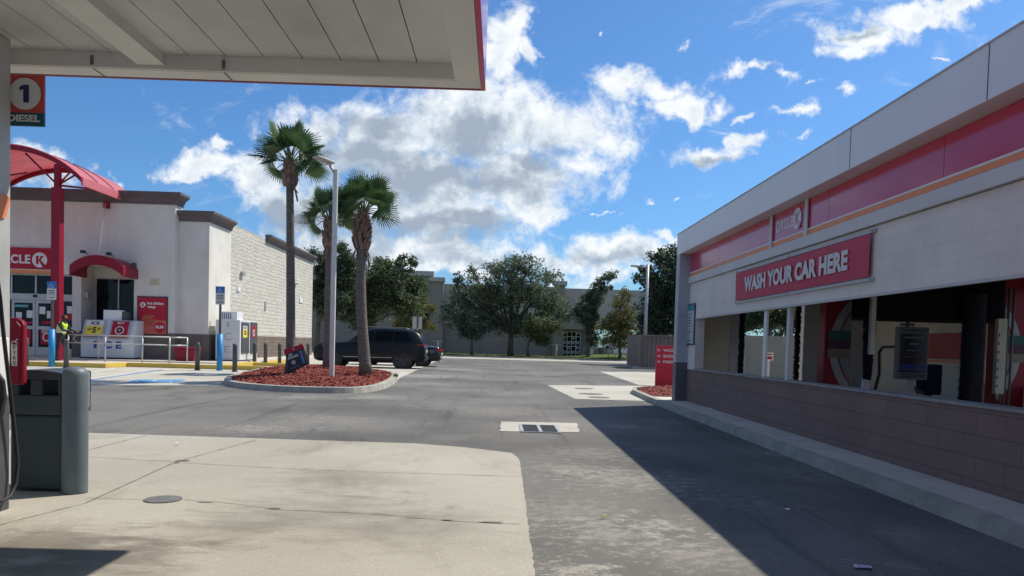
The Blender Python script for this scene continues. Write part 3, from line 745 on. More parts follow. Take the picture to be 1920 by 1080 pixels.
# corner pilaster, smooth stucco
MB().box(xT+.001, xP, 34.4, 34.8, zbt, zP-.3).build('wall', stucco, st)
yP2 = PX(432, 560, xP).y
MB().box(xP-.3, xP, 34.8, yP2, zbt, zP-.3).build('wall', stucco_side, st)
MB().box(xP-.3, xP+pr, 36.0, yP2, SW, zbt).build('base_course', brown_base, st)
cornice('cornice', [(xT+.002, 34.4), (xP, 34.4), (xP, yP2-.02)], zP, .44, .3)
# split face side wall
xS = xP-.06; yE = PX(585, 600, xS).y; zS = PX(440, 424, xS).z
MB().box(xS-.3, xS, yP2, yE, zbt, zS).build('wall', split_wall, st)
MB().box(xS-.3, xS+.02, yP2, yE+.02, SW, zbt).build('base_course', split_brown, st)
yB = PX(497, 560, xS).y
cornice('cornice', [(xS, yB), (xS, yE)], zS+.30, .42, .3)
MB().box(xS-.12, xS-.02, yP2, yB, zS, zS+.05).build('parapet_cap', pm('bare_wood_blocking', (.50, .42, .28), (.34, .28, .2), 5, .9), st)
MB().box(XL, xS-.3, yE-.3, yE, SW, zS).build('wall', stucco, st)
MB().box(XL, xS-.31, 35.2, yE-.3, zS-.6, zS-.4).build('roof', pm('roof_membrane', (.4, .4, .38), None), st)
# flat utility bits on the side wall
def side_bit(nm, px0, py0, px1, py1, proud, m):
    a_ = PX(px0, py0, xS); b_ = PX(px1, py1, xS)
    MB().box(xS+.0, xS+proud, a_.y, b_.y, b_.z, a_.z).build(nm, m, st, bevel=.01)
side_bit('wall_lamp', 450, 509, 455, 518, .16, galv)
side_bit('vent_plate', 444, 537, 449, 547, .06, white)
side_bit('vent_plate', 561, 559, 566, 568, .06, white)
side_bit('wall_lamp', 552, 531, 555, 534, .16, galv)
side_bit('downpipe', 496, 565, 498, 583, .05, galv)
# window recess
yR = 35.1
MB().box(x_rec0-.25, x_rec0, YF+D, yR, SW, z_rh).box(x_rec1, x_rec1+.25, YF+D, yR, SW, z_rh).box(x_rec0, x_rec1, yR, yR+.2, S(210, 521, yR).z, z_rh).box(x_rec0, S(177, 560, yR).x, yR, yR+.2, SW, S(210, 521, yR).z).box(x_rec0, x_rec1, YF+D, yR, z_rh, z_rh+.1).build('recess_wall', stucco, st)
MB().box(x_rec0, x_rec1, YF+.05, yR, SW, .95).build('recess_sill', brown_base, st)
wx0, wx1 = S(178, 560, yR).x, x_rec1; wz0, wz1 = .96, S(210, 521, yR).z
wn = MB().box(wx0, wx1, yR+.06, yR+.08, wz0, wz1).build('window', glass, st)
fm = MB(); mx_ = S(222, 560, yR).x
for x in (wx0, mx_-.03, wx1-.06): fm.box(x, x+.06, yR, yR+.055, wz0, wz1)
fm.box(wx0+.06, mx_-.03, yR+.002, yR+.05, wz1-.06, wz1).box(mx_+.03, wx1-.06, yR+.002, yR+.05, wz1-.06, wz1)
fm.build('window_frame', alum, wn)
# door bay
yD = 34.22
z_sill = SW
z_t0, z_t1 = S(60, 550).z, z_head                # transom glass
z_dt = S(60, 562).z
win = MB().box(x_door0, x_door1, yD+.06, yD+.08, z_t0, z_t1).build('transom_window', glass, st)
f_ = MB()
xs_ = [x_door0, S(-45, 530, yD).x, S(20, 530, yD).x, S(65.5, 530, yD).x, S(105, 530, yD).x, x_door1-.06]
for x in xs_: f_.box(x, x+.07, yD, yD+.055, z_t0, z_t1)
f_.box(x_door0, x_door1, yD-.01, yD+.054, z_t1-.06, z_t1+.0)
f_.build('window_frame', alum, win)
MB().box(x_door0, x_door1, yD-.03, yD+.1, z_dt, z_t0-.002).build('door_header', alum, st, bevel=.01)
c_ = S(66, 555, yD-.04); MB().lathe((c_.x, c_.y, c_.z-.05), [(.09, 0), (.1, .05), (.09, .1)], 14).build('door_sensor', blackm, st)
def leaf(xa, xb, posters, side):
    d_ = MB(); zt, z0 = z_dt-.01, z_sill+.02; fw_ = .11
    d_.box(xa, xa+fw_, yD, yD+.05, z0, zt).box(xb-fw_, xb, yD, yD+.05, z0, zt).box(xa+fw_, xb-fw_, yD, yD+.05, zt-.12, zt).box(xa+fw_, xb-fw_, yD, yD+.05, z0, z0+.38)
    zm = S(60, 614, yD).z
    d_.box(xa+fw_, xb-fw_, yD+.001, yD+.049, zm-.07, zm+.07)
    dd = d_.build('door', alum, st)
    MB().box(xa+fw_, xb-fw_, yD+.02, yD+.03, z0+.38, zm-.07).box(xa+fw_, xb-fw_, yD+.02, yD+.03, zm+.07, zt-.12).build('glass', glass, dd)
    for (p0, q0, p1, q1, m) in posters:
        a_ = S(p0, q0, yD+.015); b_ = S(p1, q1, yD+.015)
        MB().box(max(a_.x, xa+fw_), min(b_.x, xb-fw_), yD+.012, yD+.018, b_.z, a_.z).build('notice', m, dd)
leaf(S(22, 600, yD).x, S(66, 600, yD).x, [(28, 571, 53, 576, pm('pale_teal_strip', (.15, .4, .38), None)), (30, 585, 41, 596, paper), (50, 582, 61, 596, paper), (30, 602, 62, 608, red), (30, 617, 58, 646, red)], 0)
leaf(S(67, 600, yD).x, S(108, 600, yD).x, [(74, 575, 85, 589, paper), (88, 583, 97, 597, paper), (78, 602, 96, 608, red), (76, 617, 96, 646, red)], 1)
c_ = S(88, 632, yD+.008)
MB().discp(c_, (1, 0, 0), (0, 0, 1), .2, (0, -.004, 0), 24).build('poster_emblem', paper, st)
MB().discp((c_.x, c_.y-.005, c_.z), (1, 0, 0), (0, 0, 1), .14, (0, -.004, 0), 24).build('poster_emblem', red, st)
text('poster_lettering', 'DON\'T\nDRIVE', paper, (S(78, 620, yD+.005).x, yD+.008, S(78, 624, yD).z), (.5, 0, 0), (0, 0, .16), st)
wn3 = MB().box(S(110, 600, yD).x, x_door1, yD+.04, yD+.06, .55, z_dt-.02).build('window', glass, st)
MB().box(S(110, 600, yD).x, x_door1, yD, yD+.1, SW, .545).build('window_panel', alum, st)
f_ = MB(); xa, xb = S(108.5, 600, yD).x, x_door1
f_.box(xa, xa+.07, yD, yD+.038, .55, z_dt-.02).box(xb-.06, xb, yD, yD+.038, .55, z_dt-.02).box(xa+.07, xb-.06, yD, yD+.038, S(60, 617, yD).z-.04, S(60, 612, yD).z)
f_.build('window_frame', alum, wn3)
a_, b_ = S(125, 574, yD), S(134, 601, yD)
MB().box(a_.x, b_.x, yD+.03, yD+.038, (a_.z+b_.z)/2, a_.z).build('notice', paper, wn3)
MB().box(a_.x, b_.x, yD+.03, yD+.038, b_.z, (a_.z+b_.z)/2-.01).build('notice', red, wn3)
wn4 = MB().box(x_door0, S(20, 600, yD).x, yD+.04, yD+.06, .55, z_dt-.02).build('window', glass, st)
MB().box(x_door0, S(20, 600, yD).x, yD, yD+.1, SW, .545).build('window_panel', alum, st)
# interior dimness behind the glass
# sign band
sb0, sb1 = S(-150, 465), S(97.5, 503)
z_s1, z_s0 = S(60, 465).z, S(60, 505).z
sgn = MB().box(sb0.x, sb1.x, YF-.12, YF-.002, z_s0, z_s1).build('sign_band', red, st)
MB().box(sb0.x, sb1.x, YF-.10, YF-.002, S(60, 506.5).z, z_s0-.001).build('sign_trim', paper, st)
MB().box(sb0.x, sb1.x, YF-.11, YF-.002, S(60, 512.5).z, S(60, 506.6).z).build('sign_stripe', orange, st)
yy = YF-.125
a_ = S(57, 496, yy); b_ = S(57, 478, yy)
wL = (S(56.5, 488, yy).x-S(21, 488, yy).x)
# CIRCLE: the last three letters fill px 19..57
text('sign_lettering', 'CIRCLE', paper, (a_.x-wL*2.0, yy, S(40, 494, yy).z), (wL*2.0, 0, 0), (0, 0, (b_.z-a_.z)*.93), st, bold=.03, ext=.03, spacing=1.06)
kemblem(S(74.5, 487.5, yy), (1, 0, 0), (0, 0, 1), .325, st, paper, red)
# awning over the window recess: barrel shell with a hanging valance
ax0, ax1 = x_rec0-.12, x_rec1-.02; ay0, ay1 = YF-1.35, YF-.002
q0 = PY(130, 497, ay0); q1 = PY(231, 500, ay0); ap_ = PY(181, 478, ay0)
ax0, ax1 = q0.x, q1.x; ze = (q0.z+q1.z)/2; zap = ap_.z
def arc(x0, x1, zE, zA, n=18): 
    hw = (x1-x0)/2; s_ = zA-zE; r_ = (hw*hw+s_*s_)/(2*s_); cx = (x0+x1)/2; out = []
    t0 = math.asin(hw/r_)
    for i in range(n+1):
        t = -t0+2*t0*i/n; out.append((cx+r_*sin(t), zA-r_+r_*cos(t)))
    return out
A = arc(ax0, ax1, ze, zap); V_ = .42
sh = MB()
for (p, q) in zip(A, A[1:]):
    sh.hexa([(p[0], ay0, p[1]-V_), (q[0], ay0, q[1]-V_), (q[0], ay0, q[1]), (p[0], ay0, p[1])], [(p[0], ay0+.03, p[1]-V_), (q[0], ay0+.03, q[1]-V_), (q[0], ay0+.03, q[1]), (p[0], ay0+.03, p[1])])
    sh.hexa([(p[0], ay0+.031, p[1]-.03), (q[0], ay0+.031, q[1]-.03), (q[0], ay0+.031, q[1]), (p[0], ay0+.031, p[1])], [(p[0], ay1, p[1]-.03), (q[0], ay1, q[1]-.03), (q[0], ay1, q[1]), (p[0], ay1, p[1])])
for x in (ax0, ax1-.03): sh.box(x, x+.03, ay0+.031, ay1, ze-V_, ze-.02)
aw = sh.build('awning', dred, st)
t0_ = S(201, 379, YF-.02)
MB().box(t0_.x-.1, t0_.x+.12, YF-.16, YF-.003, t0_.z-.28, t0_.z).build('awning_bracket', dred, st)
MB().tube([(t0_.x, YF-.17, t0_.z-.1), (S(185, 477, ay0+.2).x, ay0+.2, zap+.02)], .02, 6).build('awning_rod', white, aw)
for (px, py) in ((158, 473), (206, 477)):
    c_ = S(px, py, YF-.3)
    MB().hexa([(c_.x-.1, YF-.45, c_.z-.05), (c_.x+.1, YF-.45, c_.z-.05), (c_.x+.1, YF-.45, c_.z+.08), (c_.x-.1, YF-.45, c_.z+.08)], [(c_.x-.05, YF-.25, c_.z-.04), (c_.x+.06, YF-.25, c_.z-.04), (c_.x+.06, YF-.25, c_.z+.06), (c_.x-.05, YF-.25, c_.z+.06)]).tube([(c_.x, YF-.3, c_.z), (c_.x, YF-.01, c_.z-.05)], .02, 6).build('flood_lamp', blackm, st)
c_ = PX(160, 552, x_rec0)
MB().prism([(x_rec0+.001, c_.y-.12, c_.z-.12), (x_rec0+.001, c_.y+.12, c_.z-.12), (x_rec0+.001, c_.y+.12, c_.z+.14), (x_rec0+.001, c_.y-.12, c_.z+.14)], (.18, 0, -.03)).build('wall_lamp', galv, st)
c_ = S(251, 500, YF-.1); MB().box(c_.x-.06, c_.x+.08, YF-.2, YF-.003, c_.z-.12, c_.z+.16).build('junction_box', dgrey, st)
a_, b_ = S(281, 522), S(299, 535)
MB().box(a_.x, b_.x, YF-.03, YF-.003, b_.z, a_.z).build('notice_plate', pm('beige_plate', (.55, .50, .38), None), st)
for k in range(3): MB().box(a_.x+.06, b_.x-.06, YF-.034, YF-.031, b_.z+.06+k*.08, b_.z+.075+k*.08).build('notice_line', joint_m, st)
# poster
a_, b_ = S(258, 555), S(314.5, 629); yq = YF-.04
po = thing('wall_poster', 'red framed hot chicken wings poster on the shop wall', 'poster', ((a_.x+b_.x)/2, YF, b_.z))
MB().box(a_.x, b_.x, yq, YF-.003, b_.z, a_.z).build('frame', blackm, po)
MB().box(a_.x+.05, b_.x-.05, yq-.006, yq-.001, b_.z+.05+.6, a_.z-.05).build('poster_sheet', red, po)
MB().box(a_.x+.05, b_.x-.05, yq-.006, yq-.001, b_.z+.05, b_.z+.649).build('poster_picture', pm('poster_pinkish', (.55, .12, .09), (.42, .06, .05), 5, .5), po)
kemblem((a_.x+.26, yq-.008, a_.z-.38), (1, 0, 0), (0, 0, 1), .12, po, paper, red)
text('lettering', 'hot chicken', paper, (a_.x+.45, yq-.008, a_.z-.36), (.70, 0, 0), (0, 0, .12), po, bold=.03)
text('lettering', 'wings', paper, (a_.x+.45, yq-.008, a_.z-.54), (.36, 0, 0), (0, 0, .13), po, bold=.03)
wing = pm('fried_orange', (.46, .10, .04), (.30, .05, .03), 12, .6)
for (dx, dz, rx, rz, ang) in ((.50, .80, .27, .09, .1), (.45, .62, .28, .13, -.2), (.62, .55, .2, .10, .6), (.3, .5, .14, .12, .3)):
    U_ = Vector((cos(ang), 0, sin(ang))); V2 = Vector((-sin(ang), 0, cos(ang)))
    MB().discp((a_.x+dx, yq-.007, b_.z+dz), U_, V2, rx, (0, -.004-.001*dx, 0), 20, rz).build('poster_food', wing, po)
MB().discp((b_.x-.34, yq-.013, b_.z+.34), (1, 0, 0), (0, 0, 1), .24, (0, -.004, 0), 28).build('price_disc', red, po)
text('price', '$5.99', paper, (b_.x-.52, yq-.018, b_.z+.27), (.36, 0, 0), (0, 0, .15), po, bold=.04)

# arched entrance canopy on steel post
ec = thing('entrance_canopy', 'tall arched pink and red entrance canopy on red steel posts', 'canopy', (S(107, 600, 31).x, 31, .15))
y0_, y1_ = 30.7, 34.9
pa = PY(20, 272, y0_); pe = PY(152, 331, y0_); pm_ = PY(100, 300, y0_)
xe = pe.x; xc_ = PY(8, 272, y0_).x; hw = xe-xc_
A = arc(xc_-hw, xe, pe.z-.02, PY(8, 270, y0_).z, 26)
pz = PY(100, 300, y0_)
fr_ = MB(); fr2_ = MB(); rf = MB()
for (p, q) in zip(A, A[1:]):
    fr_.hexa([(p[0], y0_, p[1]-.19), (q[0], y0_, q[1]-.19), (q[0], y0_, q[1]), (p[0], y0_, p[1])], [(p[0], y0_+.1, p[1]-.19), (q[0], y0_+.1, q[1]-.19), (q[0], y0_+.1, q[1]), (p[0], y0_+.1, p[1])])
    fr2_.hexa([(p[0], y1_-.1, p[1]-.2), (q[0], y1_-.1, q[1]-.2), (q[0], y1_-.1, q[1]), (p[0], y1_-.1, p[1])], [(p[0], y1_, p[1]-.2), (q[0], y1_, q[1]-.2), (q[0], y1_, q[1]), (p[0], y1_, p[1])])
    rf.hexa([(p[0], y0_-.02, p[1]+.001), (q[0], y0_-.02, q[1]+.001), (q[0], y0_-.02, q[1]+.03), (p[0], y0_-.02, p[1]+.03)], [(p[0], y1_+.1, p[1]+.001), (q[0], y1_+.1, q[1]+.001), (q[0], y1_+.1, q[1]+.03), (p[0], y1_+.1, p[1]+.03)])
rf.build('roof_panel', pinkroof, ec); fr_.build('arch_beam', dred, ec); fr2_.build('arch_beam', dred, ec)
e_ = A[-1]; MB().box(e_[0]-.06, e_[0]+.02, y0_+.101, y1_-.101, e_[1]-.3, e_[1]).build('eave_beam', pinkroof, ec)
for k, yk in ((0, 31.9), (1, 33.2)):
    mb = MB()
    for (p, q) in zip(A, A[1:]): mb.hexa([(p[0], yk, p[1]+.031), (q[0], yk, q[1]+.031), (q[0], yk, q[1]+.06), (p[0], yk, p[1]+.06)], [(p[0], yk+.06, p[1]+.031), (q[0], yk+.06, q[1]+.031), (q[0], yk+.06, q[1]+.06), (p[0], yk+.06, p[1]+.06)])
    mb.build('roof_rib', blackm, ec)
def post_at(cx):
    zc1 = PY(107, 352, 31).z; wz = .17
    MB().box(cx-wz, cx+wz, 31-wz, 31+wz, .15, zc1).build('post', dred, ec, bevel=.02)
    za = min(A, key=lambda p: abs(p[0]-cx))[1]
    MB().box(cx-.1, cx+.1, 31-.1, 31+.1, zc1, za-.2).build('post_head', dred, ec)
    def st_(dx, yy2): 
        x2 = cx+dx; za2 = min(A, key=lambda p: abs(p[0]-x2))[1]
        MB().tube([(cx, 31, zc1+.1), (x2, yy2, za2-.24)], .04, 8).build('strut', dred, ec)
    st_(-1.15, 30.8); st_(.78, 30.8); st_(.78, 34.); st_(-1.15, 34.)
cx1 = PY(107.5, 500, 31).x; post_at(cx1); post_at(2*xc_-cx1)

# ice chests
ic = thing('ice_chest', 'white slope-front ICE freezer chest under the arched awning', 'ice freezer', (S(200, 670, 33.2).x, 33.2, SW))
yI = 33.0; x0, x1 = PY(151, 640, yI).x, PY(250, 640, yI).x; zI0 = SW+.06; zk = PY(200, 636, yI).z; zI1 = PY(200, 600, yI+.35).z
MB().prism([(x0, yI, zI0), (x0, yI, zk), (x0, yI+.35, zI1), (x0, yI+.95, zI1), (x0, yI+.95, zI0)], (x1-x0, 0, 0)).build('body', pm('ice_chest_white', (.62, .64, .66), (.54, .56, .58), 2, .45), ic, bevel=.02)
MB().box(x0-.02, x1+.05, yI+.02, yI+.95, SW, zI0-.002).build('plinth', blackm, ic)
def slope(px, t):  # point on sloped face, t 0 bottom..1 top
    return Vector((px, yI-.03+.35*t, zk+(zI1-zk)*t))
for (pa_, pb_, col, kind) in ((160, 192, yellow, 0), (209, 240, red, 1)):
    xa = PY(pa_, 620, yI+.1).x; xb = PY(pb_, 620, yI+.1).x
    nrm = Vector((0, -(zI1-zk), .35)).normalized()
    MB().prism([slope(xa-.08, .02)+nrm*.01, slope(xb+.08, .02)+nrm*.01, slope(xb+.08, .97)+nrm*.01, slope(xa-.08, .97)+nrm*.01], nrm*.03).build('hatch', galv, ic, bevel=.008)
    MB().prism([slope(xa, .08)+nrm*.045, slope(xb, .08)+nrm*.045, slope(xb, .93)+nrm*.045, slope(xa, .93)+nrm*.045], nrm*.004).build('hatch_poster', col, ic)
    sl_ = slope(xa, 1)-slope(xa, 0); w2_ = xb-xa
    if kind == 0:
        MB().prism([slope(xa, .66)+nrm*.05, slope(xb, .66)+nrm*.05, slope(xb, .93)+nrm*.05, slope(xa, .93)+nrm*.05], nrm*.004).build('poster_heading', paper, ic)
        MB().prism([slope(xa, .08)+nrm*.05, slope(xb, .08)+nrm*.05, slope(xb, .20)+nrm*.05, slope(xa, .20)+nrm*.05], nrm*.004).build('poster_footing', blackm, ic)
        text('lettering', 'ICE', blackm, slope(xa+w2_*.28, .71)+nrm*.056, (w2_*.5, 0, 0), sl_*.17, ic, bold=.04)
        text('lettering', '2/$', blackm, slope(xa+w2_*.12, .38)+nrm*.051, (w2_*.28, 0, 0), sl_*.16, ic)
        text('lettering', '5', blackm, slope(xa+w2_*.43, .28)+nrm*.051, (w2_*.22, 0, 0), sl_*.32, ic, bold=.05)
        text('lettering', '.29', blackm, slope(xa+w2_*.68, .42)+nrm*.051, (w2_*.2, 0, 0), sl_*.14, ic)
    else:
        c_ = slope((xa+xb)/2, .45)+nrm*.05
        for r_, m_ in ((.19, paper), (.15, red), (.10, blackm), (.045, galv)):
            c_ = c_+nrm*.004; MB().discp(c_, (1, 0, 0), sl_.normalized(), r_, nrm*.003, 24).build('poster_ring', m_, ic)
        text('lettering', 'MIX IT', paper, slope(xa+w2_*.3, .78)+nrm*.051, (w2_*.4, 0, 0), sl_*.10, ic)
for (chh, p0, p1) in (('I', 175.5, 181.5), ('C', 195, 210), ('E', 217, 228)):
    xa = PY(p0, 645, yI).x; xb = PY(p1, 645, yI).x; z0 = PY(200, 653.5, yI).z; z1 = PY(200, 639.5, yI).z
    text('letter', chh, iceblue, (xa, yI-.003, z0), (xb-xa, 0, 0), (0, 0, z1-z0), ic, bold=.05)
a_, b_ = PY(195, 581, 33.5), PY(229, 599, 33.5)
MB().box(a_.x, b_.x, 33.45, 33.75, zI1+.001, a_.z).build('condenser_box', white, ic, bevel=.01)
MB().box(b_.x+.002, PY(239, 590, 33.5).x, 33.5, 33.75, zI1+.001, a_.z-.06).build('condenser_box', dgrey, ic)

yJ = PX(404, 676, -12.75).y; yJ = 34.45; X0 = PY(404, 640, yJ).x; X1 = PY(449.5, 640, yJ).x; yJ2 = PX(482.5, 640, X1).y; zJ = PY(430, 599.5, yJ).z
ij = thing('ice_freezer_cabinet', 'tall white ICE freezer cabinet against the side wall with condenser on top', 'ice freezer', ((X0+X1)/2, (yJ+yJ2)/2, SW))
MB().box(X0, X1, yJ, yJ2, SW+.05, zJ).build('body', pm('cabinet_white', (.66, .67, .68), (.6, .61, .62), 2, .4), ij, bevel=.02)
MB().box(X0+.03, X1-.02, yJ+.02, yJ2-.02, SW, SW+.048).build('plinth', blackm, ij)
for (p0, p1) in ((453, 466), (470, 481)):
    a_ = PX(p0, 604, X1+.01); b_ = PX(p1, 662, X1+.01)
    dd = MB().box(X1+.001, X1+.04, a_.y, b_.y, b_.z, a_.z).build('door', dgrey, ij, bevel=.01)
    c0 = PX(p0+3, 611, X1+.045); c1 = PX(p1-2.5, 633, X1+.045); m_ = yellow if p0 == 453 else red
    MB().box(X1+.041, X1+.046, c0.y, c1.y, c1.z, c0.z).build('door_poster', m_, dd)
    if p0 == 453:
        MB().box(X1+.047, X1+.05, c0.y, c1.y, c0.z-.16, c0.z).build('poster_heading', paper, dd)
        text('lettering', 'ICE', blackm, (X1+.051, c0.y+.08, c0.z-.13), (0, c1.y-c0.y-.16, 0), (0, 0, .1), dd, bold=.03)
        text('lettering', '5', blackm, (X1+.048, c0.y+.15, c1.z+.12), (0, (c1.y-c0.y)*.5, 0), (0, 0, .2), dd, bold=.04)
    else:
        MB().discp((X1+.047, (c0.y+c1.y)/2, (c0.z+c1.z)/2-.05), (0, 1, 0), (0, 0, 1), .15, (.003, 0, 0), 20).build('poster_ring', paper, dd)
        MB().discp((X1+.051, (c0.y+c1.y)/2, (c0.z+c1.z)/2-.05), (0, 1, 0), (0, 0, 1), .10, (.003, 0, 0), 20).build('poster_ring', red, dd)
outl = pm('cabinet_letter_grey', (.30, .26, .26), None)
for (chh, q0, q1, w) in (('I', 603, 613, .05), ('C', 624, 637.5, .32), ('E', 649, 660.5, .30)):
    # letters stacked down the near side of the cabinet
    z1, z0 = PY(427, q0, yJ).z, PY(427, q1, yJ).z; xm = PY(427, 640, yJ).x
    text('letter', chh, outl, (xm-w/2, yJ-.003, z0), (w, 0, 0), (0, 0, z1-z0), ij, bold=0.0)
    if chh != 'I': text('letter_fill', chh, pm('letter_inner', (.55, .56, .57), None), (xm-w/2+.02, yJ-.008, z0+.02), (w-.04, 0, 0), (0, 0, z1-z0-.04), ij, bold=-.02)
a_ = PY(415, 584, yJ+.4); b_ = PY(446, 598, yJ+.4)
cb_ = MB().box(a_.x, b_.x, yJ+.3, yJ+1.1, zJ+.002, a_.z).build('condenser', white, ij, bevel=.01)
for k in range(5): x = a_.x+.08+k*.09; MB().box(x, x+.035, yJ+.29, yJ+.299, zJ+.05, a_.z-.05).build('louvre', dgrey, cb_)
MB().tube([(a_.x-.05, yJ+.4, zJ), (a_.x-.05, yJ+.4, a_.z+.12), (a_.x+.03, yJ+.4, a_.z+.16)], .03, 8).build('conduit', galv, ij)

# handrail
hr = thing('handrail', 'pale steel double rail handrail along the shop front', 'railing', (S(250, 670, 31.).x, 31.2, .15))
def rp(px, py, Y): return PY(px, py, Y)
yA = 31.0
top = lambda px: rp(px, 631-(0 if px > 200 else .5), yA)
zt_, zm_ = rp(250, 630.5, yA).z, rp(250, 645.5, yA).z
xA, xB = rp(128, 640, yA).x, rp(318, 640, yA).x; 
MB().tube([(xA, yA, zt_), (xB, yA, zt_)], .024, 8).build('top_rail', alum, hr)
MB().tube([(xA, yA, zm_), (xB, yA, zm_)], .025, 8).build('middle_rail', alum, hr)
for px in (128, 197.5, 267, 318):
    x = rp(px, 650, yA).x; MB().tube([(x, yA, .15), (x, yA, zt_)], .03, 8).build('rail_post', alum, hr)
x2_ = rp(351, 650, yA+.6).x
for (z_) in (zt_, zm_): MB().tube([(xB, yA, z_), (x2_, yA+.6, z_)], .027, 8).build('end_rail', alum, hr)
MB().tube([(x2_, yA+.6, .15), (x2_, yA+.6, zt_)], .03, 8).build('rail_post', alum, hr)
x3_ = rp(185, 650, yA+1.1).x; MB().tube([(x3_, yA+1.1, .17), (x3_, yA+1.1, zt_-.02)], .03, 8).build('rail_post', alum, hr)
MB().tube([(x3_, yA+1.1, zt_-.02), (x3_-.9, yA+1.1, zt_-.02), (x3_-1.05, yA+1.1, (zt_+zm_)/2), (x3_-.9, yA+1.1, zm_), (x3_, yA+1.1, zm_)], .025, 8).build('return_rail', alum, hr)
# red bin by the wall
a_, b_ = PY(327, 651, 32.8), PY(366, 677, 32.8)
rb = thing('red_tote_box', 'low red plastic box on the walk beside the handrail end', 'box', ((a_.x+b_.x)/2, 33, SW))
MB().hexa([(a_.x+.05, 32.8, SW), (b_.x-.05, 32.8, SW), (b_.x-.05, 33.4, SW), (a_.x+.05, 33.4, SW)], [(a_.x, 32.75, a_.z-.08), (b_.x, 32.75, a_.z-.08), (b_.x, 33.45, a_.z-.08), (a_.x, 33.45, a_.z-.08)]).build('tub', dred, rb, bevel=.02)
MB().box(a_.x-.02, b_.x+.02, 32.72, 33.48, a_.z-.078, a_.z).build('lid', dred, rb, bevel=.02)

# raised walk with yellow kerbs
yk1 = G(150, 689).y; yk3 = G(400, 692.5).y
walk = MB()
xk1 = G(220, 689).x; xk3a, xk3b = G(305, 692).x, G(545, 690).x
xk2a, xk2b = xk1, xk3a
ykb = yk1+1.6
walk.slab([(XL, yk1+.14), (xk1-.2, yk1+.14), (xk1-.2, ykb), (XL, ykb)][::1], 0, .15)
walk.slab([(xk3a+.2, yk3+.14), (xk3b-.5, yk3+.14), (xk3b-.5, ykb), (xk3a+.2, ykb)], 0, .152)
walk.slab([(XL, ykb+.001), (-11.3, ykb+.001), (-11.3, yE), (XL, yE)], 0, .15)
walk.slab([(XL, 32.), (-11.5, 32.), (-11.5, yE-1), (XL, yE-1)], .151, .2)
tag(walk.build('sidewalk', walk_m), kind='structure')
def ykerb(x0, x1, y0, y1): tag(MB().box(x0, x1, y0, y1, 0, .17).build('yellow_kerb', ykerb_m, bevel=.02), kind='structure')
ykerb(XL, xk1, yk1, yk1+.14); ykerb(xk1-.2, xk1, yk1+.141, ykb)
ykerb(xk3a, xk3b, yk3, yk3+.14); ykerb(xk1+.01, xk3a+.5, ykb-.01, ykb+.14)
ykerb(-11.3, -11.16, ykb, ykb+5.5); ykerb(-11.3, -11.16, ykb+6.5, ykb+14)
for (px, py, L) in ((500, 686, 1.9), (768, 686.5, 0)):
    pass
p = G(460, 687); tag(MB().box(G(462, 686.5).x, G(546, 686.5).x, G(500, 686.5).y, G(500, 686.5).y+.16, 0, .15).build('yellow_kerb', ykerb_m, bevel=.02), kind='structure')

# bollards
def bollard0():
    r = .085
    o = thing('bollard', '', 'bollard', (0, 0, 0), 'grey bollards around the shop walk')
    MB().lathe((0, 0, 0), [(r, 0), (r, .98), (r*.93, 1.01), (r*.6, 1.045), (.001, 1.05)], 16).build('post', dgrey, o, local=True)
    MB().lathe((0, 0, 0), [(r+.03, 0), (r+.025, .03), (r+.001, .04)], 16).build('collar', dgrey, o, local=True)
    return o
bspots = [(370, 694.5, 0, 'slim grey bollard left of the blue sleeved sign post near the ice cabinet'),
 (440, 697.5, 0, 'slim grey bollard just right of the blue sleeved post, nearest the ice cabinet'),
 (477, 685, .0, 'slim grey bollard in front of the red door poster of the ice cabinet'),
 (497.5, 685, .0, 'slim grey bollard just right of the ice cabinet, second of the row behind'),
 (524, 684.5, .0, 'slim grey bollard close left of the straight palm trunk'),
 (563, 682.5, .0, 'slim grey bollard mostly hidden behind the leaning black sign'),
 (577, 681, .0, 'slim grey bollard between the leaning sign and the black SUV nose'),
 (49, 687, .0, 'grey bollard partly hidden behind the red extinguisher box'),
 (124, 690.5, .0, 'grey bollard in front of the person in the yellow vest')]
proto = None
for (px, py, z, lab) in bspots:
    g = G(px, py, z)
    if proto is None: proto = bollard0(); proto.location = g; proto['label'] = lab
    else: copy_tree(proto, g, lab)

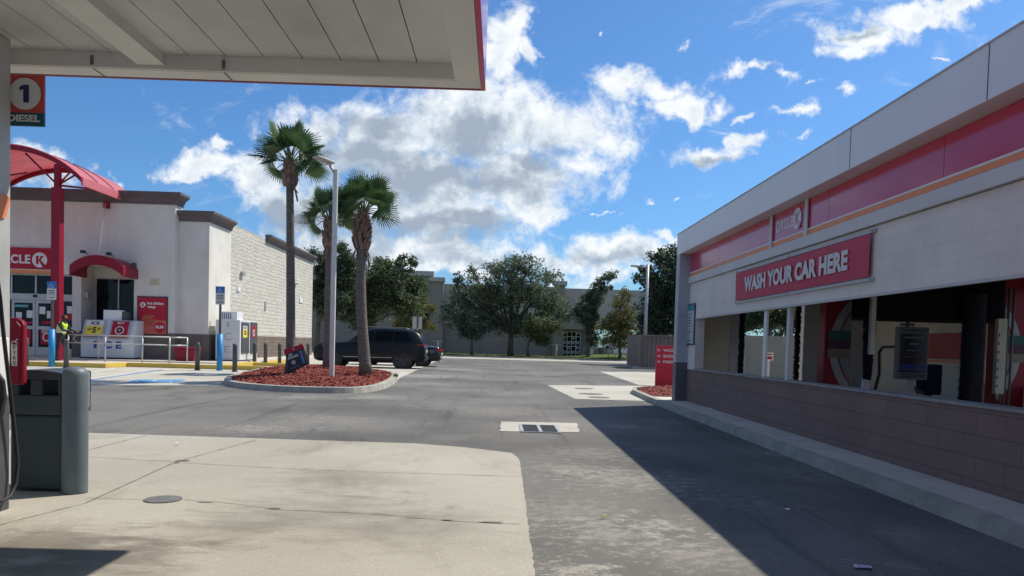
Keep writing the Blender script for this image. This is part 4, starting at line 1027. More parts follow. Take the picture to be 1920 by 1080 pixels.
# accessible parking signs
def wheelchair(c, s, parent):
    m = MB(); c = Vector(c)
    def P(a, b): return c+Vector((a*s, 0, b*s))
    m.tube([P(-.1, .42), P(-.02, .4)], .05*s, 8); m.tube([P(-.08, .3), P(-.04, -.02), P(.2, -.02), P(.3, -.3), P(.4, -.27)], .04*s, 6); m.tube([P(-.07, .15), P(.18, .15)], .035*s, 6)
    m.tube([P(.0-.1+.27*cos(t), -.18+.27*sin(t)) for t in [2.2+i*.42 for i in range(10)]], .035*s, 6)
    m.build('wheelchair_symbol', paper, parent)
def hsign(px, pytop, pybot_panel, ppbase, label, wpx, leanY):
    g = G(px, ppbase)
    o = thing('accessible_parking_sign', label, 'sign', g, 'accessible parking signs')
    Y = g.y; zt = PY(px, pytop, Y).z; zb_ = PY(px, pybot_panel, Y).z; zs = PY(px, 626 if px > 200 else 617, Y).z; x = g.x; w = wpx/2*Y/F
    MB().tube([(x, Y, 0), (x, Y, zs)], .105, 16).build('post_sleeve', sleeveblue, o)
    MB().box(x-.04, x+.04, Y-.02, Y+.02, zs, zt-.03).build('post', dgrey, o)
    zm = zt-(zt-zb_)*.38
    yp = Y-.035
    def pan(nm, z0, z1, m): 
        r = .03; return MB().box(x-w, x+w, yp, yp+.008, z0, z1).build(nm, m, o, bevel=.003)
    pan('sign_plate', zm+.003, zt, signblue); pan('sign_plate', zb_, zm, pm('grey_sign_plate', (.48, .50, .50), None))
    wheelchair((x, yp-.012, (zm+zt)/2-.02), .22, o)
    for k in range(5):
        if k == 3: continue
        z = zm-.08-k*(zm-zb_-.1)/5; MB().box(x-w*.65, x+w*.65, yp-.004, yp-.001, z-.012, z+.012).build('sign_line', dgrey, o)
    return o
hsign(411.5, 537, 571, 695, 'blue topped accessible parking sign on blue sleeve near the tall ice cabinet', 17, 0)
hsign(97, 528, 562, 688, 'blue topped accessible parking sign on blue sleeve in front of the shop doors', 17, 0)
# ================================================================ car wash
XW = 4.30; XO = 4.04; YN = -6.; YFAR = 17.8; KZ = .12
zsill, zlin = .85, 2.0
xfar = XO+4.6
wall_blk = block_mat('car_wash_block', (.72, .66, .61), (.70, .64, .595), (.66, .605, .56), 1, msize=.006, bump=.3)
low_blk = block_mat('car_wash_brown_block', (.225, .155, .135), (.21, .145, .127), (.185, .128, .112), 1, msize=.008, bump=.6)
metal_par = pm('parapet_metal', (.66, .64, .64), (.74, .72, .72), 1.2, .4, sy=1.5, sz=.4, lo=.2, hi=.8, metal=.0)
cw = thing('car_wash', 'long low car wash building with grey parapet, pink red band and open wash bay', 'building', (6, 6, 0))
ye = PX(1304, 620, XW).y                     # far end of long opening
T = .2
MB().box(XW, XW+T, YN, YFAR-.3, KZ, zsill).build('low_wall', low_blk, cw)
MB().box(XW-.015, XW+T+.015, YN, ye, zsill+.001, zsill+.03).build('sill', pm('sill_paint', (.30, .29, .30), (.2, .19, .2), 6, .6), cw)
MB().box(XW, XW+T, ye, YFAR-.3, zsill+.001, zlin).build('wall', wall_blk, cw)
MB().box(XW, XW+T, YN, YFAR-.3, zlin, 2.78).build('wall', wall_blk, cw)
MB().box(XW-.012, XW+.03, YN, ye+.1, zlin-.03, zlin-.002).build('opening_trim', pm('trim_pale', (.5, .49, .48), None), cw)
MB().box(XW-.05, XW+T, YN, YFAR-.32, 2.79, 2.935).build('ledge', offw, cw)
MB().box(XW-.02, XW+T, YN, YFAR-.32, 2.937, 2.953).build('white_stripe', paper, cw)
MB().box(XW-.022, XW+T, YN, YFAR-.32, 2.955, 3.015).build('orange_stripe', orange, cw)
MB().box(XW-.024, XW+T, YN, YFAR-.32, 3.017, 3.04).build('white_stripe', paper, cw)
pinkred = pm('glossy_red_band', (.56, .045, .10), (.52, .04, .09), 1, .15, spec=.7)
band_y = [YN, PX(1768, 400, XW).y, PX(1556, 400, XW).y, PX(1510, 400, XW).y, PX(1450, 430, XW).y, PX(1349, 450, XW).y, YFAR-.8, YFAR-.32]
for a, b in zip(band_y, band_y[1:]):
    a_, b_ = min(a, b)+.004, max(a, b)-.004
    MB().box(XW-.014, XW+.05, a_, b_, 3.042, 3.455).build('red_band', pinkred, cw)
for px in (1447, 1512):
    y = PX(px, 420, XW-.03).y; MB().box(XW-.045, XW-.026, y-.05, y+.05, 2.94, 3.455).build('band_divider', offw, cw)
# sign on the band
ya, yb = PX(1491, 400, XW-.03).y, PX(1453, 440, XW-.03).y
text('sign_lettering', 'CIRCLE', paper, (XW-.016, PX(1457, 430, XW).y, 3.155), (0, -(PX(1457, 430, XW).y-PX(1489, 415, XW).y), 0), (0, 0, .165), cw, bold=.045, ext=.002, spacing=1.28)
kemblem((XW-.018, PX(1498, 412, XW).y, 3.245), (0, -1, 0), (0, 0, 1), .155, cw, paper, pinkred)
# parapet and frame
MB().box(XO, XO+.5, YN, YFAR, 3.46, 3.935).build('parapet', metal_par, cw)
MB().box(XO+.501, xfar, YN, YFAR, 3.46, 3.9).build('roof', pm('roof_dark', (.12, .12, .12), None), cw)
MB().box(XO-.012, XO+.51, YN, YFAR+.012, 3.936, 3.95).build('coping', pm('coping_metal', (.5, .5, .52), None, rough=.4), cw)
sm_ = MB()
for k in range(30):
    y = YN+.4+k*.8
    if y < YFAR: 
        for z in (3.49, 3.90): sm_.lathe((XO-.0015, y, z), [(.006, 0), (.006, .008)], 6)
for px in (1850, 1598):
    y = PX(px, 200, XO).y; MB().box(XO-.004, XO+.01, y-.004, y+.004, 3.465, 3.93).build('panel_seam', dgrey, cw)
# far pilaster
MB().box(XO, XO+.5, YFAR-.319, YFAR, 1.0, 3.459).build('pilaster', pm('pilaster_metal', (.40, .41, .45), (.36, .37, .41), 1, .5), cw)
MB().box(XO, XO+.5, YFAR-.32, YFAR, KZ, .997).build('pilaster_base', pm('pilaster_dark', (.085, .085, .10), (.11, .11, .125), 1, .6), cw)
MB().box(XO-.003, XO+.25, YFAR-.323, YFAR-.3205, 2.045, 2.052).build('panel_seam', dgrey, cw)
# end wall at the far end (exit) with door openings, interior face pale
inner_m = pm('bay_paint', (.74, .68, .56), (.66, .60, .49), 1.5, .7, bump=.1)
xa = PY(1388, 650, YFAR-.3).x; xb = PY(1476, 650, YFAR-.3).x
MB().box(XO+.501, xa, YFAR-.3, YFAR, 0, 3.45).build('end_wall', inner_m, cw)
xb2 = 6.95
MB().box(xa, xb2, YFAR-.3, YFAR, 2.9, 3.45).build('end_wall', inner_m, cw)
MB().box(xb2, xfar, YFAR-.3, YFAR, 0, 3.45).build('end_wall', pm('bay_pale_panel', (.55, .55, .55), (.46, .46, .46), 2, .6), cw)
MB().box(xfar-.2, xfar, 13.2, YFAR-.301, 0, 3.45).box(xfar-.2, xfar, YN, 13.199, 0, .85).box(xfar-.2, xfar, YN, 13.199, 2.4, 3.45).box(xfar-.2, xfar, YN, 7.5, .851, 2.399).build('back_wall', inner_m, cw)  # unseen side opening added in this wall so sun brightens the bay
MB().box(XW+T+.001, xfar-.2, YN, YFAR-.31, 3.3, 3.455).build('ceiling', pm('bay_ceiling', (.10, .10, .11), None), cw)
MB().box(XW-.0+T, xfar, YN, YFAR+.2, 0, .02).build('bay_floor', pm('wet_concrete', (.50, .47, .41), (.58, .55, .48), 2, .5), cw)
zr0, zr1 = PX(1760, 673, xfar-.2).z, PX(1760, 625, xfar-.2).z
MB().box(xfar-.215, xfar-.201, 13.25, 16.2, zr0, zr1).build('bay_stripe', red, cw)
MB().box(xfar-.215, xfar-.201, 13.25, 16.2, zr0-.06, zr0-.02).build('bay_stripe', orange, cw)
# opening posts
def post(px0, px1, m, dx=.0, w=.05):
    y0, y1 = PX(px1, 640, XW+.05).y, PX(px0, 640, XW+.05).y
    MB().box(XW+.04, XW+.04+w, min(y0, y1), max(y0, y1), zsill+.031, zlin-.031).build('opening_post', m, cw)
post(1432, 1437, white, w=.035); post(1475, 1480, offw, w=.06)
# curtains/brushes and signboard at the exit
def br(px0, px1, Y, z0, z1, m, nm='brush'):
    x0, x1 = PY(px0, 640, Y).x, PY(px1, 640, Y).x
    mb = MB(); cx = (x0+x1)/2; r = (x1-x0)/2
    for i in range(900):
        z = z0+(z1-z0)*random.random(); a = random.uniform(0, 2*pi); rr = r*random.uniform(.8, 1.05); w = .03
        c = Vector((cx, Y, z)); d = Vector((cos(a), sin(a), 0)); n_ = Vector((-sin(a), cos(a), 0))*w
        mb.poly([c-n_, c+n_, c+d*rr+n_+Vector((0, 0, -.06)), c+d*rr-n_+Vector((0, 0, -.06))])
    return mb.build(nm, m, cw)
MB().box(PY(1371, 640, YFAR-.45).x, PY(1385, 640, YFAR-.45).x, YFAR-.45, YFAR-.301, .02, 3.29).build('door_jamb', offw, cw)
br(1384, 1397, YFAR-.7, .05, 2.5, pm('dark_blue_brush', (.015, .02, .05), (.03, .035, .07), 20, .8))
br(1489, 1501, 16.9, .05, 2.7, pm('maroon_brush', (.10, .008, .02), (.02, .01, .03), 2, .8))
# price notice board on the wall
pb = thing('price_board', 'tall white wash price notice with teal heading by the far wash pilaster', 'sign', (XW, 17.1, 1.2))
y0, y1 = PX(1304, 600, XW-.01).y+.02, PX(1289.5, 600, XW-.01).y; z0, z1 = PX(1296, 647, XW).z, PX(1296, 570, XW).z
MB().box(XW-.03, XW-.002, y0, y1, z0, z1).build('board', dgrey, pb)
MB().box(XW-.036, XW-.031, y0+.03, y1-.03, z0+.03, z1-.16).build('board_sheet', pm('board_sheet', (.42, .45, .48), None), pb)
MB().box(XW-.036, XW-.031, y0+.03, y1-.03, z1-.155, z1-.03).build('board_heading', pm('board_teal', (.03, .25, .32), None), pb)
for k in range(11):
    z = z1-.24-k*.065; L = (.42 if k % 3 else .5)*(y1-y0)
    MB().box(XW-.039, XW-.0365, y1-.1-L, y1-.1, z-.008-(.01 if k in (2, 6, 9) else 0), z+.008).build('board_line', dgrey, pb)
# banner
ya, yb = PX(1379, 540, XW-.05).y, PX(1630, 480, XW-.05).y
bn = thing('banner', 'long red WASH YOUR CAR HERE banner on the car wash wall', 'banner', (XW, (ya+yb)/2, 2.44))
zb0, zb1 = 2.20, 2.695
mb = MB(); k = 24
def bxo(t, z): return XW-.045-.006*sin(t*7+z*1.5)
for i in range(k+1):
    t = i/k; y = ya+(yb-ya)*t
    for z in (0, 1): mb.v.append((bxo(t, z), y, zb0+(zb1-zb0)*z))
for i in range(k): mb.f.append((2*i, 2*i+2, 2*i+3, 2*i+1)); mb.sm.append(True)
mb.build('cloth', pm('banner_red', (.50, .035, .085), (.47, .03, .075), 2, .5, spec=.3), bn)
for z in (zb0-.03, zb1+.03):
    MB().box(XW-.04, XW-.002, yb-.06, ya+.03, z-.02, z+.02).build('batten', pm('batten_grey', (.42, .42, .44), None, rough=.5), bn, bevel=.004)
    for y in (yb-.03, (ya+yb)/2, ya): MB().lathe((XW-.045, y, z-.008), [(.008, 0), (.008, .016)], 8).build('screw', dgrey, bn)
hz0 = ya-(ya-yb)*.12; yl = [PX(p, 500, XW-.06).y for p in (1395, 1474, 1484, 1590)]
yl = [PX(1395, 540, XW-.06).y, PX(1589, 490, XW-.06).y]
z0_, z1_ = zb0+.125, zb0+.385
text('lettering', 'WASH YOUR CAR HERE', pm('banner_lettering', (.62, .62, .62), None), (XW-.058, yl[0], z0_), (0, -(yl[0]-yl[1]), 0), (0, 0, z1_-z0_), bn, bold=.05, ext=.002, spacing=1.03)
# walk and kerb along the wash
XK = 3.62
kpts = [(XK, YN), (XK, 17.0)]
wk = MB().box(XK+.15, XW, YN, YFAR+1.0, 0, KZ-.004).build('wash_walk', walk_m); tag(wk, kind='structure')
kp = [G(1174, 727), G(1182, 722), G(1215, 719), G(1300, 718)]
Q = [Vector((XK, YN)), Vector((XK, 16.6)), Vector((XK-.0, 17.6)), Vector((G(1236, 752).x, G(1236, 752).y))]
poly = [Vector((XK, YN)), Vector((XK, 17.4)), Vector((3.66, 19.2)), Vector((3.75, 21.6)), Vector((4.0, 22.9)), Vector((4.6, 23.6)), Vector((9., 23.8))]
kb = MB(); n = len(poly)
def off(i, d):
    a = poly[max(i-1, 0)]; b = poly[min(i+1, n-1)]; t = (b-a).normalized(); return poly[i]+Vector((t.y, -t.x))*d
def ring_(d, z): return [(off(i, d).x, off(i, d).y, z) for i in range(n)]
r0, r1, r2, r3 = ring_(0, 0), ring_(.02, KZ), ring_(.15, KZ+.004), ring_(.15, 0)
for A_, B_ in ((r0, r1), (r1, r2), (r2, r3)):
    for i in range(n-1): kb.poly([A_[i], A_[i+1], B_[i+1], B_[i]])
tag(kb.build('wash_kerb', kerb_m), kind='structure')
bed = [Vector(p) for p in ((3.86, 19.3), (3.93, 21.5), (4.12, 22.6), (4.7, 23.35), (9, 23.5), (9, 18.9), (4.4, 18.9))]
if area2(bed) < 0: bed = bed[::-1]
wk2 = MB().slab([(3.78, 17.8), (9, 17.8), (9, 18.9), (3.80, 18.9)], 0, KZ-.01); tag(wk2.build('wash_walk', walk_m), kind='structure')
mulch(bed, KZ-.01, 4500, .12, 'sign_bed_mulch')
# direction sign
g = G(1229, 721, .2); Yd = g.y
dsn = thing('direction_sign', 'red upright direction panel with white arrows in the mulch bed', 'sign', (g.x+.4, Yd, .18))
zt = PY(1240, 648, Yd).z
MB().box(g.x, g.x+.95, Yd, Yd+.12, .1, zt).build('panel', pm('direction_red', (.55, .02, .05), (.5, .018, .045), 2, .4), dsn, bevel=.006)
sw = 1/F*Yd
for (s, py) in (('VACUUM', 656.5), ('SHOP', 667.5), ('PARKING', 678.2)):
    z = PY(1240, py, Yd).z; x = PY(1243.5, py, Yd-.01).x
    text('lettering', s, paper, (x, Yd-.004, z-.045), ({'VACUUM': .58, 'SHOP': .36, 'PARKING': .60}[s], 0, 0), (0, 0, .09), dsn, bold=.03)
    xa_ = PY(1232.5, py, Yd-.01).x; m = MB()
    m.box(xa_+.01, xa_+.10, Yd-.008, Yd-.002, z-.008, z+.008)
    m.prism([(xa_, Yd-.008, z), (xa_+.045, Yd-.008, z-.045), (xa_+.06, Yd-.008, z-.032), (xa_+.026, Yd-.008, z), (xa_+.06, Yd-.008, z+.032), (xa_+.045, Yd-.008, z+.045)], (0, -.002, 0))
    m.build('arrow', paper, dsn)

# wash gantry machine inside the bay, seen through the opening
YG = 12.2
def MX(px, Y=YG): return PY(px, 640, Y).x
def MZ(px, py, Y=YG): return PY(px, py, Y).z
gm = thing('wash_gantry', 'car wash gantry with red and ringed panels, black brushes and dark top beam', 'wash machine', (MX(1725), YG, 0))
gred = pm('gantry_red', (.20, .006, .02), (.16, .005, .018), 1, .4, spec=.25)
gx0, gx1 = MX(1546), MX(1596); hx0, hx1 = MX(1868), MX(1990)
MB().box(gx0, gx1, YG, YG+.25, .05, 2.6).build('leg', gred, gm, bevel=.02)
MB().box(hx0, hx1, YG, YG+.25, .05, 2.6).build('leg', gred, gm, bevel=.02)
MB().box(gx1+.002, hx0+.04, YG-.12, YG+.7, MZ(1720, 601), 2.7).build('top_beam', pm('gantry_black', (.006, .006, .01), None, rough=.8, spec=.1), gm, bevel=.03)
ringc = pm('ring_grey', (.24, .24, .245), None, rough=.5); inn = pm('ring_inner_grey', (.15, .155, .165), None, rough=.5)
def ringarc(cx, cz, r0, r1, aw, s, xc_lim, y, m, nm):
    mb = MB(); k = 28; cl = (lambda x: min(x, xc_lim)) if s < 0 else (lambda x: max(x, xc_lim))
    for i in range(k):
        t0, t1 = -aw+2*aw*i/k, -aw+2*aw*(i+1)/k
        P_ = [(cl(cx+s*r*cos(t)), y, cz+r*sin(t)) for r, t in ((r0, t0), (r1, t0), (r1, t1), (r0, t1))]
        if max(p[0] for p in P_)-min(p[0] for p in P_) < 1e-4: continue
        mb.prism(P_, (0, .003, 0))
    mb.build(nm, m, gm)
czr = MZ(1575, 650); rr = 1.05
for (cx, s_g, lim) in ((MX(1555)+rr, -1, gx1-.02), (MX(1915)-rr, 1, hx0+.02)):
    ringarc(cx, czr, .5, rr-.13, .86, s_g, lim, YG-.008, inn, 'emblem_field')
    ringarc(cx, czr, rr-.13, rr, .86, s_g, lim, YG-.012, ringc, 'emblem_ring')
    ringarc(cx, czr, rr-.145, rr-.125, .86, s_g, lim, YG-.016, gred, 'emblem_line')
    xa_, xb_ = (cx-rr-.03, gx1-.02) if s_g < 0 else (hx0+.02, cx+rr+.03)
    for (z0, z1, m) in ((.11, .25, pm('emblem_green', (.015, .075, .06), None)), (-.03, .105, pm('emblem_plum', (.06, .02, .045), None)), (-.17, -.035, pm('emblem_tan', (.14, .13, .10), None))):
        MB().box(xa_, xb_, YG-.04, YG-.02, czr+z0, czr+z1).build('emblem_band', m, gm)
def brush(px0, px1, z0, z1, taper=1., dy=.1, px1b=None):
    mb = MB(); cx = (MX(px0)+MX(px1))/2; r = abs(MX(px1)-MX(px0))/2
    for i in range(1500):
        z = random.uniform(z0, z1); a = random.uniform(0, 2*pi); rr = r*(taper+(1-taper)*(z-z0)/(z1-z0))*random.uniform(.9, 1.08)
        w = .03; c = Vector((cx, YG+dy, z))
        d = Vector((cos(a), sin(a)*.8, 0)); n_ = Vector((-sin(a), cos(a), 0))*w
        mb.poly([c-n_, c+n_, c+d*rr+n_+Vector((0, 0, -.05)), c+d*rr-n_+Vector((0, 0, -.05))])
    mb.build('brush', pm('brush_black', (.008, .008, .016), (.02, .02, .035), 30, .9), gm)
brush(1788, 1832, .1, 2.2, 1., -.2); MB().tube([(MX(1810), YG-.2, .1), (MX(1810), YG-.2, 2.3)], .16, 12).build('brush_core', MATS['brush_black'], gm); brush(1598, 1626, .95, 2.2, .5, -.3)
MB().box(MX(1604), MX(1612), YG-.5, YG-.42, 1.3, 2.3).build('brush_arm', galv, gm)
a0_, b0_ = MX(1829), MX(1845)
mb = MB().box(a0_, b0_, YG-.55, YG-.47, .75, 1.9); mb.build('guide_plate', pm('guide_pale', (.42, .40, .34), (.34, .32, .28), 3, .6), gm)
for k in range(7): MB().box(a0_+.01, a0_+.03, YG-.556, YG-.551, .85+k*.13, .89+k*.13).build('guide_slot', blackm, gm)
for px in (1850, 1857, 1866): MB().tube([(MX(px), YG-.4, .1), (MX(px), YG-.4, 2.4)], .018, 8).build('guide_tube', dgrey, gm)
# white pole, menu screen, box, conduits
yv = 13.4
wp = MB(); x = PY(1628, 640, yv).x
wp.box(x-.035, x+.035, yv, yv+.07, .03, PY(1632, 598, yv).z); wp.hexa([(x-.11, yv-.07, .02), (x+.11, yv-.07, .02), (x+.11, yv+.14, .02), (x-.11, yv+.14, .02)], [(x-.04, yv-.01, .9), (x+.04, yv-.01, .9), (x+.04, yv+.08, .9), (x-.04, yv+.08, .9)])
tag(wp.build('marker_pole', white, loc=(x, yv, 0)), 'white steel pole standing inside the wash bay beside the dark brush', 'pole')
ys = 13.0
sx0, sx1 = PY(1684, 660, ys).x, PY(1741, 660, ys).x; sz0, sz1 = PY(1710, 712, ys).z, PY(1710, 613, ys).z
ms_ = thing('menu_screen', 'grey framed dark wash menu screen on a post inside the bay', 'screen', ((sx0+sx1)/2, ys, 0))
MB().box(sx0, sx1, ys, ys+.14, sz0, sz1).build('housing', pm('screen_housing', (.13, .14, .17), None, rough=.4), ms_, bevel=.015)
scr_m = pm('menu_dark_sheet', (.012, .014, .03), None, rough=.25)
MB().box(sx0+.035, sx1-.035, ys-.008, ys-.001, sz0+.12, sz1-.12).build('screen', scr_m, ms_)
MB().box(sx0+.035, sx1-.035, ys-.011, ys-.009, sz0+.15, sz0+.27).build('screen_blue_band', pm('menu_blue', (.01, .03, .20), None, rough=.3), ms_)
for k, (w, m) in enumerate(((.7, ringc), (.3, ringc), (.5, inn), (.6, pm('menu_brown', (.15, .07, .03), None)))):
    z = sz1-.18-k*.11; xm = (sx0+sx1)/2; ww = (sx1-sx0)*w/2; MB().box(xm-ww, xm+ww, ys-.011, ys-.009, z-.01, z+.01).build('menu_line', m, ms_)
for z in (sz0+.05, sz0+.085, sz1-.06): MB().box(sx0+.04, sx1-.04, ys-.006, ys-.001, z-.008, z+.008).build('housing_line', blackm, ms_)
xm = (sx0+sx1)/2; MB().box(xm-.02, xm+.06, ys+.03, ys+.1, .02, sz0).build('post', galv, ms_)
MB().box((sx0+sx1)/2-.2, (sx0+sx1)/2+.02, ys+.02, ys+.1, sz1+.02, sz1+.06).tube([((sx0+sx1)/2-.1, ys+.05, sz1), ((sx0+sx1)/2-.1, ys+.05, 2.9)], .03, 8).build('hanger', dgrey, ms_)
cb2 = thing('control_box', 'dark blue rounded control box on a stand beside the menu screen', 'control box', (PY(1752, 690, 13.5).x, 13.5, 0))
a_, b_ = PY(1735, 683, 13.4), PY(1766, 741, 13.4)
MB().box(a_.x, b_.x, 13.4, 13.7, b_.z, a_.z).build('box', pm('navy_box', (.010, .018, .045), None, rough=.8, spec=.1), cb2, bevel=.03)
MB().box((a_.x+b_.x)/2-.05, (a_.x+b_.x)/2+.05, 13.5, 13.6, .02, b_.z).build('stand', dgrey, cb2)
MB().tube([(a_.x-.2, 13.45, a_.z), (a_.x-.2, 13.42, b_.z+.15), (a_.x-.08, 13.42, b_.z+.04), (a_.x, 13.42, b_.z+.03)], .03, 8).build('conduit', dgrey, cb2)
cd = MB(); xw_ = xfar-.23
q = [PX(1690, 650, xw_), PX(1655, 651, xw_), PX(1648, 660, xw_), PX(1648, 700, xw_), PX(1640, 730, xw_)]
cd.tube(q, .03, 8); tag(cd.build('wall_conduit', dgrey, loc=q[0]), 'dark cable bending down the pale back wall of the wash bay', 'conduit')

# ================================================================ brown corrugated enclosure, fence, posts
g = G(1199, 691.5); ey_ = g.y; ex0 = g.x
en = thing('dumpster_enclosure', 'brown corrugated metal enclosure behind the red direction sign', 'fence', (ex0+2, ey_, 0))
zt = PY(1230, 628, ey_).z
mb = MB(); x = ex0; cm = pm('corrugated_brown', (.17, .13, .12), (.20, .155, .14), 1, .6)
k = 0
while x < ex0+5.2:
    mb.box(x, x+.13, ey_, ey_+.05, .05, zt-.1); mb.box(x+.13, x+.26, ey_+.06, ey_+.1, .05, zt-.1); x += .26; k += 1
mb.build('panel', cm, en)
MB().box(ex0-.1, ex0+5.3, ey_-.06, ey_+.14, zt-.1, zt).build('top_rail', cm, en)
MB().box(ex0-.14, ex0-.01, ey_-.08, ey_+4, 0, zt-.02).build('side_panel', pm('enclosure_side', (.22, .17, .155), (.18, .14, .13), 2, .7), en)
MB().box(ex0-.5, ex0+5, ey_-.5, ey_-.3, 0, .13).build('enclosure_kerb', kerb_m); tag(bpy.data.objects['enclosure_kerb'], kind='structure')
g2 = G(1172, 688); tag(MB().box(g2.x, ex0+.2, ey_+3, ey_+3.2, 0, .14).box(g2.x, g2.x+.2, ey_-.3, ey_+3, 0, .139).build('enclosure_kerb', kerb_m), kind='structure')
tag(MB().slab([(g2.x+.2, ey_-.3), (ex0-.14, ey_-.3), (ex0-.14, ey_+3), (g2.x+.2, ey_+3)], 0, .12).build('grass_patch', grass_m), kind='structure')
# masonry yard wall seen through the wash exit
bw_ = thing('yard_wall', 'plain tan masonry wall beyond the wash exit', 'wall', (11, 30, 0))
xa_ = PY(1398, 650, 29).x
MB().box(xa_, xa_+6, 29, 29.2, 0, PY(1440, 630, 29).z).build('wall_face', pm('tan_masonry', (.27, .24, .19), (.32, .29, .23), 1, .9), bw_)
MB().box(xa_-.3, xa_, 28.9, 29.3, 0, PY(1440, 629, 29).z+.03).build('pier', pm('tan_masonry_pier', (.32, .28, .22), None, rough=.9), bw_)
g = PY(1441, 690, 20); es = thing('keypad_post', 'small red and white sign on a pale post beyond the wash exit', 'sign', (g.x, 20, 0))
MB().box(g.x-.03, g.x+.03, 20, 20.06, 0, PY(1441, 676, 20).z).build('post', offw, es)
a_, b_ = PY(1435, 661, 20), PY(1448, 676, 20)
MB().box(a_.x, b_.x, 19.94, 19.99, b_.z, a_.z).build('plate', paper, es)
MB().box(a_.x+.03, b_.x-.03, 19.93, 19.938, b_.z+.03, b_.z+.11).build('plate_panel', red, es)
MB().box(a_.x+.03, b_.x-.03, 19.93, 19.938, a_.z-.06, a_.z-.03).build('plate_line', dred, es)

# lamp posts
g = G(622, 711, .15); Yl = g.y; zl = PY(622, 318, Yl).z
lp = thing('lamp_post', 'tall slim pale square lamp post rising from the mulch island', 'street lamp', (g.x, g.y, .15), None)
w = .062
MB().box(g.x-w, g.x+w, Yl-w, Yl+w, .15, zl).build('pole', pm('pole_galvanised', (.55, .53, .51), (.62, .60, .58), 2, .5), lp, bevel=.01)
zz = zl+.1
MB().tube([(g.x, Yl, zl-.15), (g.x-.15, Yl-.1, zz)], .04, 8).build('arm', galv, lp)
d_ = Vector((-.30, -.32, .0)); s_ = Vector((.11, -.10, 0))
c0 = Vector((g.x-.1, Yl-.05, zz+.03)); 
MB().hexa([c0-s_, c0+s_, c0+s_+d_*1.25+Vector((0, 0, .10)), c0-s_+d_*1.25+Vector((0, 0, .10))], [c0-s_+Vector((0, 0, .06)), c0+s_+Vector((0, 0, .06)), c0+s_+d_*1.25+Vector((0, 0, .14)), c0-s_+d_*1.25+Vector((0, 0, .14))]).build('lamp_head', galv, lp, bevel=.01)
MB().box(g.x-.14, g.x+.14, Yl-.14, Yl+.14, .14, .17).build('base_plate', galv, lp)
g = G(1209, 672, .1); Yl = 55.; x = PY(1209, 660, Yl).x; zl = PY(1213, 496, Yl).z
l2 = thing('lamp_post', 'distant pale lamp post with a single arm above the brown enclosure', 'street lamp', (x, Yl, 0))
MB().tube([(x, Yl, 0), (x, Yl, zl)], [.14, .11], 12).build('pole', galv, l2)
xe_ = PY(1183, 500, Yl).x
MB().tube([(x, Yl, zl-.2), (xe_+.6, Yl, zl-.18)], .045, 8).build('arm', galv, l2)
MB().hexa([(xe_, Yl-.2, zl-.16), (xe_, Yl+.2, zl-.16), (xe_+.7, Yl+.2, zl-.22), (xe_+.7, Yl-.2, zl-.22)], [(xe_, Yl-.2, zl-.08), (xe_, Yl+.2, zl-.08), (xe_+.7, Yl+.2, zl-.11), (xe_+.7, Yl-.2, zl-.11)]).build('lamp_head', galv, l2)
# back of a road sign and T post by the verge
g = PY(782, 650, 50); rs = thing('road_sign', 'grey blank back of a square sign on a post behind the black SUV', 'sign', (g.x, 50, 0))
a_, b_ = PY(774, 593.5, 50), PY(791, 617, 50)
MB().tube([(g.x, 50.03, 0), (g.x, 50.03, a_.z-.05)], .04, 8).build('post', galv, rs)
MB().box(a_.x, b_.x, 49.95, 49.97, b_.z, a_.z).build('plate', pm('sign_back', (.42, .42, .40), (.38, .38, .36), 3, .6), rs)
MB().box(g.x-.05, g.x+.05, 49.9, 49.949, b_.z, a_.z).build('channel', dgrey, rs)
for (px, lab) in ((1043, 'thin pale T shaped post on the grass verge near the glass doors'), (821, 'thin pale T shaped post on the verge just right of the parked sedan')):
    g = PY(px, 660, 76); tp = thing('verge_post', lab, 'post', (g.x, 76, .1))
    zt = PY(px, 646.5 if px > 1000 else 640, 76).z
    MB().tube([(g.x, 76, .1), (g.x, 76, zt)], .07, 8).build('stem', offw, tp)
    MB().box(g.x-.55, g.x+.5, 75.95, 76.05, zt, zt+.05).build('crossbar', offw, tp)
# promotional sign leaning on the palm
ps = thing('promotional_sign', 'black and red NOW AVAILABLE yard sign leaning crooked against the straight palm', 'sign', G(556, 690, .25))
Yp = 22.85
TL, TR, BR_, BL = [PY(*q, Yp) for q in ((533, 655), (567, 645), (580, 682), (542, 700))]
Up = (TR-TL); Vp = (TL-BL)
def q2(a, b, y=0): return BL+(BR_-BL)*a+(TL-BL)*b+((TR-TL)-(BR_-BL))*a*b+Vector((0, y, 0))
MB().prism([q2(0, 0), q2(1, 0), q2(1, .8), q2(0, .8)], (0, .02, 0)).build('lower_sheet', pm('sign_charcoal', (.03, .03, .035), None), ps)
MB().prism([q2(-.03, .801, -.002), q2(1.02, .801, -.002), q2(1.0, 1, -.002), q2(-.03, 1, -.002)], (0, .02, 0)).build('upper_sheet', red, ps)
def tx(s, a, b, w, h, m=paper): text('lettering', s, m, q2(a, b, -.006), q2(a+w, b)-q2(a, b), q2(a, b+h)-q2(a, b), ps, bold=.03, ext=.003)
tx('NOW', .14, .64, .22, .11); tx('AVAILABLE', .08, .53, .55, .10); tx('LIMITED TIME', .12, .10, .45, .06, inn)
MB().discp(q2(.32, .35, -.006), (1, 0, 0), (0, 0, 1), .065, (0, -.003, 0), 20).build('round_badge', pm('badge_grey', (.4, .42, .42), None), ps)
tx('K', .45, .86, .08, .09)
for k, m in enumerate((iceblue, pm('stripe_sky', (.05, .4, .65), None), dred, pm('stripe_green', (.05, .2, .08), None))):
    a = .70+k*.07; MB().prism([q2(a, .12, -.004), q2(a+.05, .12, -.004), q2(a+.05, .74, -.004), q2(a, .74, -.004)], (0, .003, 0)).build('sign_stripe', m, ps)
